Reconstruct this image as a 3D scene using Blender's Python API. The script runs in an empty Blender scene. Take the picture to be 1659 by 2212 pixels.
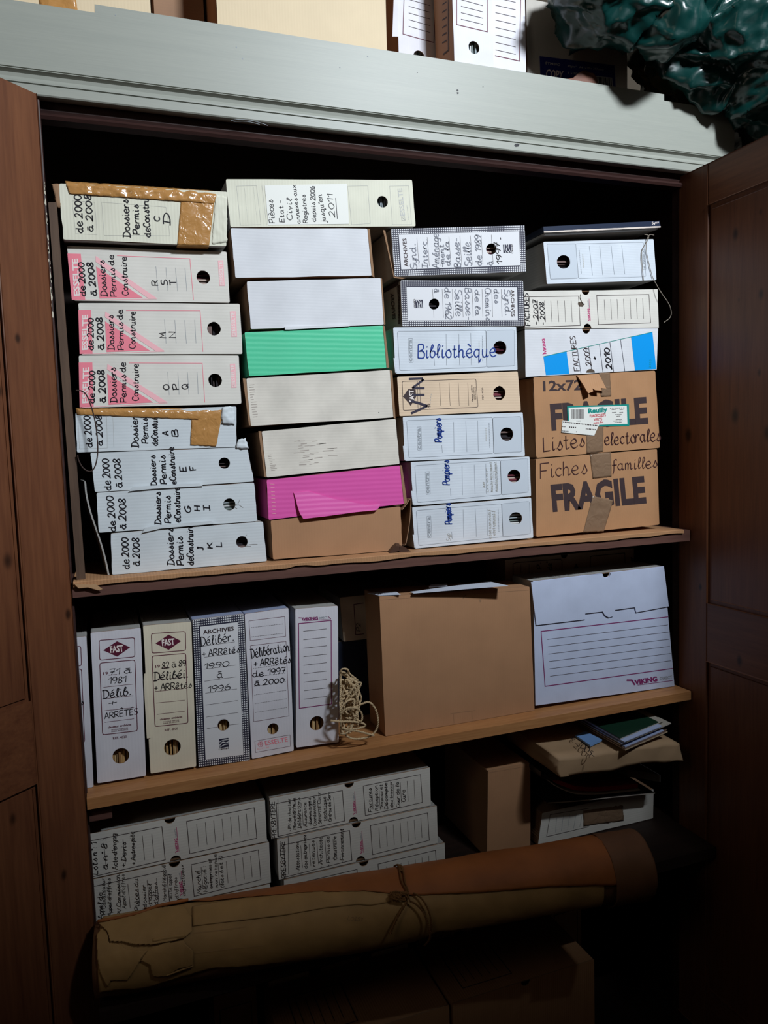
import bpy, bmesh, math, random
import numpy as np
from mathutils import Vector, noise
from mathutils.geometry import tessellate_polygon
random.seed(7); noise.seed_set(3)
PI = math.pi
S = bpy.context.scene
COL = S.collection
# ------------------------------------------------------------------ camera
ZC = 1.85                      # camera height
CAM = np.array([0.0, -1.7771, ZC])
FPX = 1650.0; CX, CY = 829.5, 1106.0
R = np.array([[0.93639617, -0.0609532, 0.34561093],
              [-0.34937922, -0.06899508, 0.93443771],
              [-0.03311151, -0.99575318, -0.08590251]])   # rows: world X, Y, Z seen in camera (right, down, forward)
cd = bpy.data.cameras.new('camera'); cam = bpy.data.objects.new('camera', cd); COL.objects.link(cam)
from mathutils import Matrix
M3 = Matrix([[R[i][0], -R[i][1], -R[i][2]] for i in range(3)])
cam.matrix_world = Matrix.Translation(Vector(CAM)) @ M3.to_4x4()
cd.sensor_fit = 'HORIZONTAL'; cd.sensor_width = 36.0; cd.lens = 36.0 * FPX / 1659.0
cd.clip_start = 0.02
S.camera = cam
# ------------------------------------------------------------------ light
W = bpy.data.worlds.new('world'); S.world = W; W.use_nodes = True
W.node_tree.nodes['Background'].inputs[0].default_value = (0.55, 0.7, 1.0, 1)
W.node_tree.nodes['Background'].inputs[1].default_value = 0.3
def area(name, loc, target, sx, sy, power, col):
    l = bpy.data.lights.new(name, 'AREA'); l.shape = 'RECTANGLE'; l.size = sx; l.size_y = sy; l.energy = power; l.color = col
    o = bpy.data.objects.new(name, l); COL.objects.link(o); o.location = loc
    o.rotation_euler = (Vector(target) - Vector(loc)).to_track_quat('-Z', 'Y').to_euler(); return o
area('window_daylight', (1.55, -2.40, ZC + 1.95), (0.85, 0, ZC + 0.1), 0.42, 0.20, 116, (0.86, 0.935, 1.0))
area('room_fill_light', (-1.2, -1.85, ZC + 0.85), (0.4, 0, ZC + 0.3), 0.7, 0.7, 3.4, (1.0, 0.88, 0.72))
S.view_settings.view_transform = 'Standard'; S.view_settings.look = 'None'
S.view_settings.exposure = 0.0; S.view_settings.gamma = 1.0; S.view_settings.use_curve_mapping = False

# ------------------------------------------------------------------ projection helpers (a pixel of the frame -> a point on a plane)
def ray(px, py): return R @ np.array([px - CX, py - CY, FPX])
def un(px, py, Y=0.0):
    d = ray(px, py); return CAM + d * ((Y - CAM[1]) / d[1])
def unX(px, py, X):
    d = ray(px, py); return CAM + d * ((X - CAM[0]) / d[0])
def unZ(px, py, Z):
    d = ray(px, py); return CAM + d * ((Z - CAM[2]) / d[2])
ZM = dict(A=(0, 0, 1.9518), B=(800, 0, 1.9313), C=(60, 360, 3.318), D=(60, 780, 2.9625), E=(440, 360, 3.456), F=(480, 780, 3.7705),
          G=(800, 460, 4.3658), H=(1080, 440, 3.95), I=(800, 780, 4.1475), J=(1080, 780, 3.95), K=(140, 1180, 3.8143), L=(500, 1220, 4.608),
          M=(700, 1180, 2.0738), N=(140, 1640, 3.456), O=(560, 1620, 3.7705), P=(980, 1500, 3.190), Q=(140, 1860, 2.5136),
          R=(700, 1760, 2.0738), W=(1150, 0, 3.259), px=(0, 0, 1.0))
def zp(z, p):
    a = ZM[z]; return (a[0] + p[0] / a[2], a[1] + p[1] / a[2])
def homog(src, dst):
    A = []; b = []
    for (x, y), (u, v) in zip(src, dst):
        A.append([x, y, 1, 0, 0, 0, -u * x, -u * y]); b.append(u)
        A.append([0, 0, 0, x, y, 1, -v * x, -v * y]); b.append(v)
    h = np.linalg.solve(np.array(A, float), np.array(b, float)); return np.append(h, 1).reshape(3, 3)
class Face:
    """A flat side of a thing: local drawing coordinates -> world points just proud of that side."""
    def __init__(s, z='px', Y=0.0, plane='Y', H=None, n=(0, -1, 0)):
        s.z = z; s.v = Y; s.plane = plane; s.H = H; s.n = np.array(n, float)
    def __call__(s, p, e=0.0):
        if s.H is not None:
            w = s.H @ np.array([p[0], p[1], 1.0]); p = (w[0] / w[2], w[1] / w[2])
        else: p = zp(s.z, p)
        q = (un if s.plane == 'Y' else unX if s.plane == 'X' else unZ)(p[0], p[1], s.v)
        return q + s.n * e

# ------------------------------------------------------------------ materials
MATS = {}
def nt(name):
    m = bpy.data.materials.new(name); m.use_nodes = True; return m, m.node_tree.nodes, m.node_tree.links
def plain(name, c, rough=0.6, spec=0.3, metal=0.0, trans=0.0):
    if name in MATS: return MATS[name]
    m, N, L = nt(name); b = N['Principled BSDF']
    b.inputs['Base Color'].default_value = (*c, 1); b.inputs['Roughness'].default_value = rough
    b.inputs['Specular IOR Level'].default_value = spec; b.inputs['Metallic'].default_value = metal
    MATS[name] = m; return m
def sr(r, g, b):
    f = lambda v: (v / 255) / 12.92 if v / 255 <= 0.04045 else (((v / 255) + 0.055) / 1.055) ** 2.4
    return (f(r), f(g), f(b))
def card(name, c, axis='Z', bump=0.25, stain=0.12, rough=0.62, spec=0.25, speck=0.0, flute=46):
    """Paper board: faint flutes along one axis, soft mottling, fine fibre."""
    if name in MATS: return MATS[name]
    m, N, L = nt(name); b = N['Principled BSDF']
    tc = N.new('ShaderNodeTexCoord')
    no = N.new('ShaderNodeTexNoise'); no.inputs['Scale'].default_value = 14; no.inputs['Detail'].default_value = 6
    no2 = N.new('ShaderNodeTexNoise'); no2.inputs['Scale'].default_value = 420; no2.inputs['Detail'].default_value = 2
    L.new(tc.outputs['Object'], no.inputs['Vector']); L.new(tc.outputs['Object'], no2.inputs['Vector'])
    wv = N.new('ShaderNodeTexWave'); wv.bands_direction = axis; wv.inputs['Scale'].default_value = flute; wv.inputs['Distortion'].default_value = 0.6
    L.new(tc.outputs['Object'], wv.inputs['Vector'])
    mr = N.new('ShaderNodeMapRange'); mr.inputs['From Min'].default_value = 0.35; mr.inputs['From Max'].default_value = 0.75
    mr.inputs['To Min'].default_value = 1.0; mr.inputs['To Max'].default_value = 1.0 - stain
    L.new(no.outputs['Fac'], mr.inputs['Value'])
    mul = N.new('ShaderNodeMix'); mul.data_type = 'RGBA'; mul.blend_type = 'MULTIPLY'; mul.inputs[0].default_value = 1
    mul.inputs[6].default_value = (*c, 1); L.new(mr.outputs['Result'], mul.inputs[7])
    L.new(mul.outputs[2], b.inputs['Base Color'])
    ad = N.new('ShaderNodeMath'); ad.operation = 'MULTIPLY_ADD'; ad.inputs[1].default_value = 0.35
    L.new(no2.outputs['Fac'], ad.inputs[0]); L.new(wv.outputs['Fac'], ad.inputs[2])
    bp = N.new('ShaderNodeBump'); bp.inputs['Strength'].default_value = bump; bp.inputs['Distance'].default_value = 0.0006
    L.new(ad.outputs[0], bp.inputs['Height']); L.new(bp.outputs['Normal'], b.inputs['Normal'])
    b.inputs['Roughness'].default_value = rough; b.inputs['Specular IOR Level'].default_value = spec
    MATS[name] = m; return m
def wood(name, c1, c2, axis='Z', rough=0.5, spec=0.3, knots=(), ring=9.0, stretch=14.0, kr=0.016):
    if name in MATS: return MATS[name]
    m, N, L = nt(name); b = N['Principled BSDF']
    tc = N.new('ShaderNodeTexCoord'); mp = N.new('ShaderNodeMapping')
    sc = [stretch] * 3; sc['XYZ'.index(axis)] = 1.0
    mp.inputs['Scale'].default_value = sc; L.new(tc.outputs['Object'], mp.inputs['Vector'])
    no = N.new('ShaderNodeTexNoise'); no.inputs['Scale'].default_value = 2.2; no.inputs['Detail'].default_value = 8; no.inputs['Distortion'].default_value = 0.6
    L.new(mp.outputs[0], no.inputs['Vector'])
    fi = N.new('ShaderNodeTexNoise'); fi.inputs['Scale'].default_value = ring; fi.inputs['Detail'].default_value = 5
    L.new(mp.outputs[0], fi.inputs['Vector'])
    mx = N.new('ShaderNodeMix'); mx.data_type = 'RGBA'; mx.inputs[6].default_value = (*c1, 1); mx.inputs[7].default_value = (*c2, 1)
    mr = N.new('ShaderNodeMapRange'); mr.inputs['From Min'].default_value = 0.3; mr.inputs['From Max'].default_value = 0.7
    av = N.new('ShaderNodeMath'); av.operation = 'ADD'; hf = N.new('ShaderNodeMath'); hf.operation = 'MULTIPLY'; hf.inputs[1].default_value = 0.5
    L.new(no.outputs['Fac'], av.inputs[0]); L.new(fi.outputs['Fac'], av.inputs[1]); L.new(av.outputs[0], hf.inputs[0])
    L.new(hf.outputs[0], mr.inputs['Value']); L.new(mr.outputs['Result'], mx.inputs[0])
    last = mx.outputs[2]
    for (kx, ky, kz, r) in knots:       # a knot is a dark round spot that belongs to the board
        sb = N.new('ShaderNodeVectorMath'); sb.operation = 'SUBTRACT'; sb.inputs[1].default_value = (kx, ky, kz)
        L.new(tc.outputs['Object'], sb.inputs[0])
        s2 = N.new('ShaderNodeVectorMath'); s2.operation = 'MULTIPLY'; s2.inputs[1].default_value = (1, 1, 0.62); L.new(sb.outputs[0], s2.inputs[0])
        ln = N.new('ShaderNodeVectorMath'); ln.operation = 'LENGTH'; L.new(s2.outputs[0], ln.inputs[0])
        kk = N.new('ShaderNodeMapRange'); kk.interpolation_type = 'SMOOTHSTEP'; kk.inputs['From Min'].default_value = r * 0.3; kk.inputs['From Max'].default_value = r * 1.5
        kk.inputs['To Min'].default_value = 0.22; kk.inputs['To Max'].default_value = 1.0; L.new(ln.outputs['Value'], kk.inputs['Value'])
        mm = N.new('ShaderNodeMix'); mm.data_type = 'RGBA'; mm.blend_type = 'MULTIPLY'; mm.inputs[0].default_value = 1
        L.new(last, mm.inputs[6]); L.new(kk.outputs['Result'], mm.inputs[7]); last = mm.outputs[2]
    L.new(last, b.inputs['Base Color'])
    bp = N.new('ShaderNodeBump'); bp.inputs['Strength'].default_value = 0.2; bp.inputs['Distance'].default_value = 0.0008
    L.new(hf.outputs[0], bp.inputs['Height']); L.new(bp.outputs['Normal'], b.inputs['Normal'])
    b.inputs['Roughness'].default_value = rough; b.inputs['Specular IOR Level'].default_value = spec
    MATS[name] = m; return m
K = {}
K['edge'] = plain('kraft_edge', sr(150, 118, 92), 0.8, 0.1)
K['inside'] = plain('box_inside', sr(120, 92, 70), 0.9, 0.05)
K['white'] = card('white_board', sr(222, 223, 228), 'Z', 0.1)
K['whiteX'] = card('white_board_upright', sr(222, 220, 228), 'X', 0.1)
K['cool'] = card('cool_white_board', sr(210, 217, 222), 'Z', 0.15)
K['bluew'] = card('bluish_white_board', sr(202, 212, 238), 'X', 0.08)
K['cream'] = card('cream_board', sr(224, 222, 204), 'X', 0.2)
K['creamZ'] = card('cream_lying_board', sr(226, 219, 208), 'Z', 0.13, 0.22)
K['esselte'] = card('warm_white_board', sr(224, 220, 212), 'Z', 0.12)
K['centra'] = card('pale_grey_board', sr(214, 221, 230), 'Z', 0.15)
K['buff'] = card('buff_board', sr(226, 200, 172), 'Z', 0.2)
K['creamX'] = card('cream_upright_board', sr(228, 218, 196), 'X', 0.1)
K['green'] = card('green_board', sr(86, 206, 160), 'Z', 0.35, 0.05, 0.35, 0.45, flute=28)
K['pink'] = card('pink_board', sr(226, 92, 172), 'Z', 0.35, 0.05, 0.38, 0.45, flute=28)
K['kraft'] = card('kraft_board', sr(176, 132, 98), 'X', 0.15, 0.1)
K['kraftS'] = card('kraft_side', sr(152, 118, 92), 'Z', 0.3, 0.15)
K['greyS'] = card('grey_side', sr(168, 166, 162), 'Z', 0.3, 0.15)
K['carton'] = card('brown_carton', sr(182, 136, 98), 'X', 0.5, 0.12)
K['tan'] = card('tan_carton', sr(220, 200, 168), 'X', 0.12, 0.06)
K['blueS'] = card('blue_grey_side', sr(150, 160, 190), 'X', 0.2, 0.1)
K['ink'] = plain('black_ink', sr(24, 22, 30), 0.5, 0.3)
K['pencil'] = plain('grey_ink', sr(138, 140, 150), 0.6)
K['blueink'] = plain('blue_ink', sr(24, 58, 140), 0.5)
K['marker'] = plain('violet_black_marker', sr(52, 48, 66), 0.5)
K['brownink'] = plain('brown_marker', sr(70, 42, 42), 0.5)
K['bprint'] = plain('dark_brown_print', sr(62, 48, 50), 0.6)
K['maroon'] = plain('maroon_print', sr(92, 28, 52), 0.55)
K['purple'] = plain('purple_print', sr(128, 40, 100), 0.55)
K['magenta'] = plain('magenta_print', sr(190, 30, 110), 0.5)
K['rose'] = plain('rose_print', sr(240, 134, 150), 0.6)
K['rosel'] = plain('pale_rose_print', sr(246, 186, 192), 0.6)
K['wprint'] = plain('white_print', sr(238, 226, 222), 0.6)
K['gprint'] = plain('grey_print', sr(150, 156, 164), 0.6)
K['lgprint'] = plain('light_grey_print', sr(192, 192, 188), 0.6)
K['pgrey'] = plain('pale_grey_print', sr(198, 206, 216), 0.6)
K['navy'] = plain('navy_print', sr(40, 40, 60), 0.55)
K['dotw'] = plain('white_dot_print', sr(222, 222, 226), 0.6)
K['blue'] = plain('bright_blue_print', sr(0, 152, 232), 0.45)
K['paper'] = plain('white_sticker_paper', sr(232, 232, 226), 0.55)
K['teal'] = plain('teal_print', sr(20, 140, 130), 0.5)
K['red'] = plain('red_print', sr(200, 40, 60), 0.5)
K['crack'] = plain('torn_crease', sr(92, 80, 70), 0.9, 0.0)
def tape_mat(name, c, rough=0.2):
    m, N, L = nt(name); b = N['Principled BSDF']
    tc = N.new('ShaderNodeTexCoord'); no = N.new('ShaderNodeTexNoise'); no.inputs['Scale'].default_value = 34; no.inputs['Detail'].default_value = 3; no.inputs['Distortion'].default_value = 1.0
    L.new(tc.outputs['Object'], no.inputs['Vector'])
    bp = N.new('ShaderNodeBump'); bp.inputs['Strength'].default_value = 0.6; bp.inputs['Distance'].default_value = 0.006
    L.new(no.outputs['Fac'], bp.inputs['Height']); L.new(bp.outputs['Normal'], b.inputs['Normal'])
    b.inputs['Base Color'].default_value = (*c, 1); b.inputs['Roughness'].default_value = rough; b.inputs['Specular IOR Level'].default_value = 0.8
    return m
K['tape'] = tape_mat('brown_packing_tape', sr(184, 134, 78))
K['tape2'] = tape_mat('grey_brown_packing_tape', sr(134, 108, 86), 0.25)

# ------------------------------------------------------------------ object helpers
def setp(o, label=None, cat=None, group=None, kind=None):
    if label: o['label'] = label
    if cat: o['category'] = cat
    if group: o['group'] = group
    if kind: o['kind'] = kind
    return o
def empty(name, loc, label, cat, group=None):
    o = bpy.data.objects.new(name, None); COL.objects.link(o); o.location = loc; o.empty_display_size = 0.05
    return setp(o, label, cat, group)
def mesh(name, verts, faces, mats, parent=None, mi=None, smooth=False, origin=None):
    off = Vector(parent.location) if parent is not None and origin is None else Vector(origin or (0, 0, 0))
    if parent is not None and parent.parent is not None: off = off + Vector(parent.parent.location)
    me = bpy.data.meshes.new(name)
    me.from_pydata([tuple(Vector(map(float, v)) - off) for v in verts], [], faces)
    if not isinstance(mats, (list, tuple)): mats = [mats]
    for m in mats: me.materials.append(m)
    if mi: me.polygons.foreach_set('material_index', mi)
    if smooth: me.polygons.foreach_set('use_smooth', [True] * len(me.polygons))
    me.update()
    o = bpy.data.objects.new(name, me); COL.objects.link(o)
    if parent is not None: o.parent = parent
    elif origin: o.location = origin
    return o
class MB:
    def __init__(s): s.v = []; s.f = []; s.m = []
    def box(s, x0, x1, y0, y1, z0, z1, mi=0):
        b = len(s.v); s.v += [(x, y, z) for z in (z0, z1) for y in (y0, y1) for x in (x0, x1)]
        s.f += [tuple(b + i for i in f) for f in ((0, 2, 3, 1), (4, 5, 7, 6), (0, 1, 5, 4), (2, 6, 7, 3), (0, 4, 6, 2), (1, 3, 7, 5))]; s.m += [mi] * 6
    def bevbox(s, x0, x1, y0, y1, z0, z1, r=0.003, mi=0):
        bm = bmesh.new(); bmesh.ops.create_cube(bm, size=1)
        for v in bm.verts: v.co = Vector(((x0 + x1) / 2 + v.co.x * (x1 - x0), (y0 + y1) / 2 + v.co.y * (y1 - y0), (z0 + z1) / 2 + v.co.z * (z1 - z0)))
        bmesh.ops.bevel(bm, geom=bm.edges[:], offset=r, segments=2, affect='EDGES', profile=0.5)
        s.bm(bm, mi)
    def bm(s, bm, mi=0):
        b = len(s.v); bm.verts.index_update(); s.v += [tuple(v.co) for v in bm.verts]
        for f in bm.faces: s.f.append(tuple(b + v.index for v in f.verts)); s.m.append(mi)
        bm.free()
    def prism(s, pts, d, mi=0):
        """closed prism: polygon pts (world) swept by vector d"""
        b = len(s.v); n = len(pts); s.v += [tuple(p) for p in pts] + [tuple(np.array(p) + np.array(d)) for p in pts]
        s.f.append(tuple(range(b, b + n))); s.f.append(tuple(range(b + 2 * n - 1, b + n - 1, -1)))
        s.f += [(b + i, b + n + i, b + n + (i + 1) % n, b + (i + 1) % n) for i in range(n)]; s.m += [mi] * (n + 2)
    def build(s, name, mats, parent=None, smooth=False, origin=None): return mesh(name, s.v, s.f, mats, parent, s.m, smooth, origin)
def tube(path, r, seg=6, mb=None, closed=False):
    mb = mb or MB(); P = [Vector(p) for p in path]; n = len(P); up = Vector((0.13, 0.4, 0.9)); b = len(mb.v)
    for i, p in enumerate(P):
        t = (P[min(i + 1, n - 1)] - P[max(i - 1, 0)]).normalized()
        a = t.cross(up); a = a.normalized() if a.length > 1e-4 else Vector((1, 0, 0)); up2 = a.cross(t).normalized(); up = up2
        for k in range(seg):
            th = 2 * PI * k / seg; mb.v.append(tuple(p + a * (math.cos(th) * r) + up2 * (math.sin(th) * r)))
    for i in range(n - 1):
        for k in range(seg):
            mb.f.append((b + i * seg + k, b + i * seg + (k + 1) % seg, b + (i + 1) * seg + (k + 1) % seg, b + (i + 1) * seg + k)); mb.m.append(0)
    mb.f.append(tuple(b + k for k in range(seg))[::-1]); mb.f.append(tuple(b + (n - 1) * seg + k for k in range(seg))); mb.m += [0, 0]
    return mb
def crom(pts, k=4):
    pts = [np.array(p, float) for p in pts]; n = len(pts)
    if n < 3: return pts
    out = []
    for i in range(n - 1):
        p0, p1, p2, p3 = pts[max(i - 1, 0)], pts[i], pts[i + 1], pts[min(i + 2, n - 1)]
        for j in range(k):
            t = j / k
            out.append(0.5 * (2 * p1 + (p2 - p0) * t + (2 * p0 - 5 * p1 + 4 * p2 - p3) * t * t + (3 * p1 - p0 - 3 * p2 + p3) * t ** 3))
    out.append(pts[-1]); return out
def twisted(path, r, pitch=0.007, seg=5, mb=None):
    """two-ply cord along a path"""
    mb = mb or MB(); P = [Vector(map(float, p)) for p in path]
    L = 0; D = [0]
    for a, b in zip(P, P[1:]): L += (b - a).length; D.append(L)
    n = max(8, int(L / (pitch / 5))); Q = []; j = 0
    for i in range(n + 1):
        s = L * i / n
        while j < len(P) - 2 and D[j + 1] < s: j += 1
        t = (s - D[j]) / max(D[j + 1] - D[j], 1e-9); Q.append(P[j].lerp(P[j + 1], min(t, 1)))
    up = Vector((0.2, 0.5, 0.8)); fr = []
    for i in range(n + 1):
        t = (Q[min(i + 1, n)] - Q[max(i - 1, 0)]).normalized(); a = t.cross(up).normalized(); up = a.cross(t).normalized(); fr.append((a, up))
    for ph in (0, PI):
        tube([Q[i] + (fr[i][0] * math.cos(2 * PI * L * i / n / pitch + ph) + fr[i][1] * math.sin(2 * PI * L * i / n / pitch + ph)) * r * 0.5 for i in range(n + 1)], r * 0.58, seg, mb)
    return mb

# ------------------------------------------------------------------ lettering: a pen-stroke hand and the printed sans
GL = {}
def g(c, s): GL[c] = s
for c, s in {
 'a': '5 5 3 6 1 5 0 3 1 1 3 0 5 2|5 6 5 2 6 0 7 1', 'b': '0 4 2 7 3 9 2 10 1 8 0 2 2 0 4 1 5 3 4 5 2 5', 'c': '5 5 3 6 1 5 0 3 1 1 3 0 5 1',
 'd': '5 5 3 6 1 5 0 3 1 1 3 0 5 2|5 10 5 2 6 0 7 1', 'e': '0 3 3 3 5 4 4 6 2 6 0 4 0 2 2 0 4 0 6 1', 'f': '5 9 4 10 2 9 2 6 2 0 1 -3|0 5 5 5',
 'g': '5 5 3 6 1 5 0 3 1 1 3 0 5 2|5 6 5 -2 3 -4 1 -3', 'h': '0 10 0 0|0 4 2 6 4 5 4 1 5 0 6 1', 'i': '1 6 1 1 2 0 3 1|1 8.3 1.5 9', 'j': '2 6 2 -2 1 -4 -1 -3|2 8.3 2.4 9',
 'k': '0 10 0 0|4 6 0 3|1 3 5 0', 'l': '0 2 3 8 2 10 1 8 1 1 2 0 3 1', 'm': '0 6 0 0|0 4 2 6 3 4 3 0|3 4 5 6 6 4 6 1 7 0 8 1', 'n': '0 6 0 0|0 4 2 6 4 5 4 1 5 0 6 1',
 'o': '3 6 1 5 0 3 1 1 3 0 5 1 5 4 3 6 4 6', 'p': '0 6 0 -4|0 4 2 6 4 5 4 2 3 0 1 0 0 1', 'q': '5 5 3 6 1 5 0 3 1 1 3 0 5 2|5 6 5 -4 7 -1', 'r': '0 6 0 0|0 3 1 5 3 6 4 5',
 's': '0 1 2 3 3 6 4 4 5 2 3 0 1 1', 't': '2 9 2 1 3 0 5 1|0 6 4 6', 'u': '0 6 0 2 1 0 3 0 4 2|4 6 4 1 5 0 6 1', 'v': '0 6 2 0 2 0 4 6', 'x': '0 0 5 6|0 6 5 0', 'y': '0 6 0 2 2 0 4 2|4 6 4 -2 2 -4 0 -3', 'z': '/0 6 5 6 0 0 5 0',
 'A': '/0 0 3 10 4 10 7 0|/1 4 6 4', 'B': '/0 0 0 10|0 10 4 10 5 8 4 6 1 5 4 5 6 3 5 0 0 0', 'C': '6 8 5 10 2 10 0 7 0 3 2 0 4 0 6 1', 'D': '/1 0 1 10|-1 10 3 10 6 8 7 5 6 2 3 0 -1 0', 'E': '/6 10 0 10 0 0 6 0|/0 5 5 5',
 'F': '/0 0 0 10 7 10|/0 5 5 5', 'G': '6 9 4 10 1 8 0 4 2 0 4 0 6 2 6 4 4 4', 'H': '/0 0 0 10|/6 0 6 10|/0 5 6 5', 'I': '/3 0 3 10|/0 10 6 10|/0 0 6 0', 'J': '5 10 5 10 5 2 3 0 1 1|/3 10 7 10',
 'K': '/0 0 0 10|/6 10 0 4|/2 6 7 0', 'L': '/0 10 0 0 6 0', 'M': '/0 0 1 10 4 4 7 10 8 0', 'N': '/0 0 0 10 6 0 6 10', 'O': '4 10 1 8 0 5 1 1 4 0 7 2 7 7 4 10', 'P': '/0 0 0 10|-1 9 2 10 5 10 6 8 5 5 0 4',
 'Q': '4 10 1 8 0 5 1 1 4 0 7 2 7 7 4 10|/4 3 8 -1', 'R': '/0 0 0 10|0 10 4 10 6 8 4 5 0 5|/2 5 7 0', 'S': '6 9 4 10 1 9 1 6 4 5 6 3 5 1 3 0 0 1', 'T': '/4 0 4 10|/0 10 8 10', 'U': '0 10 0 3 2 0 5 0 6 3 6 10', 'V': '/0 10 3 0 7 10', 'X': '/0 0 6 10|/0 10 6 0', 'Y': '/0 10 3 5 6 10|/3 5 3 0',
 '0': '3 9 1 8 0 4 2 0 4 0 6 4 5 8 3 9', '1': '/0 7 3 10 3 0', '2': '0 8 2 10 4 10 5 7 3 3 0 0 0 0 6 0', '3': '0 9 3 10 5 8 3 6 5 4 4 1 0 0', '4': '/4 10 0 3 6 3|/4 6 4 0', '5': '/5 10 1 10 1 6|1 6 4 6 5 3 3 0 0 1',
 '6': '4 10 1 6 0 3 2 0 5 1 5 4 3 5 1 4', '7': '/0 10 5 10 2 0|/1 5 5 5', '8': '3 5 1 7 2 10 4 10 5 8 3 5 0 2 2 0 5 1 5 3 3 5', '9': '5 8 3 10 0 8 1 5 4 5 5 8 5 4 3 0',
 '+': '/0 4 6 4|/3 1 3 7', '-': '/0 4 4 4', '.': '1 0 1.5 0.6 1 1', ':': '1 1 1.4 1.6|1 5 1.4 5.6', "'": '/1 10 0 7', '(': '3 11 0 6 0 3 3 -2', ')': '0 11 3 6 3 3 0 -2', '/': '/0 -1 5 11', '°': '1 10 0 9 1 8 2 9 1 10', ',': '/1 1 0 -2', '_': '/0 -1 6 -1'}.items(): g(c, s)
ACC = {'é': ('e', '/2 8 5 10'), 'è': ('e', '/1 10 4 8'), 'ê': ('e', '/0 8 3 10 5 8'), 'à': ('a', '/1 8.5 5 8.5'), 'È': ('E', '/0 12 6 12'), 'É': ('E', '/2 12 5 14'), 'Ê': ('E', '/0 12 3 14 6 12')}
def glyph(c):
    if c in ACC: base, acc = ACC[c]; s = GL[base] + '|' + acc
    elif c in GL: s = GL[c]
    else: return None
    out = []; mx = 0
    for st in s.split('|'):
        sharp = st.startswith('/'); v = [float(x) for x in st.strip('/').split()]
        p = [(v[i], v[i + 1]) for i in range(0, len(v), 2)]; mx = max(mx, max(q[0] for q in p))
        out.append([np.array(q) for q in p] if sharp else crom(p, 3))
    return out, mx
FC = {}
def printed(s, bold):
    k = (s, bold)
    if k in FC: return FC[k]
    cu = bpy.data.curves.new('t', 'FONT'); cu.body = s; cu.offset = bold; cu.resolution_u = 2; cu.fill_mode = 'FRONT'
    o = bpy.data.objects.new('t', cu); COL.objects.link(o); bpy.context.view_layer.update()
    me = o.to_mesh(); V = np.array([v.co[:] for v in me.vertices]); F = [tuple(p.vertices) for p in me.polygons]
    o.to_mesh_clear(); bpy.data.objects.remove(o); bpy.data.curves.remove(cu)
    mn = V.min(0); FC[k] = (V[:, :2] - [mn[0], 0], F, V[:, 0].max() - mn[0]); return FC[k]
CAPH = 0.729
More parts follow.
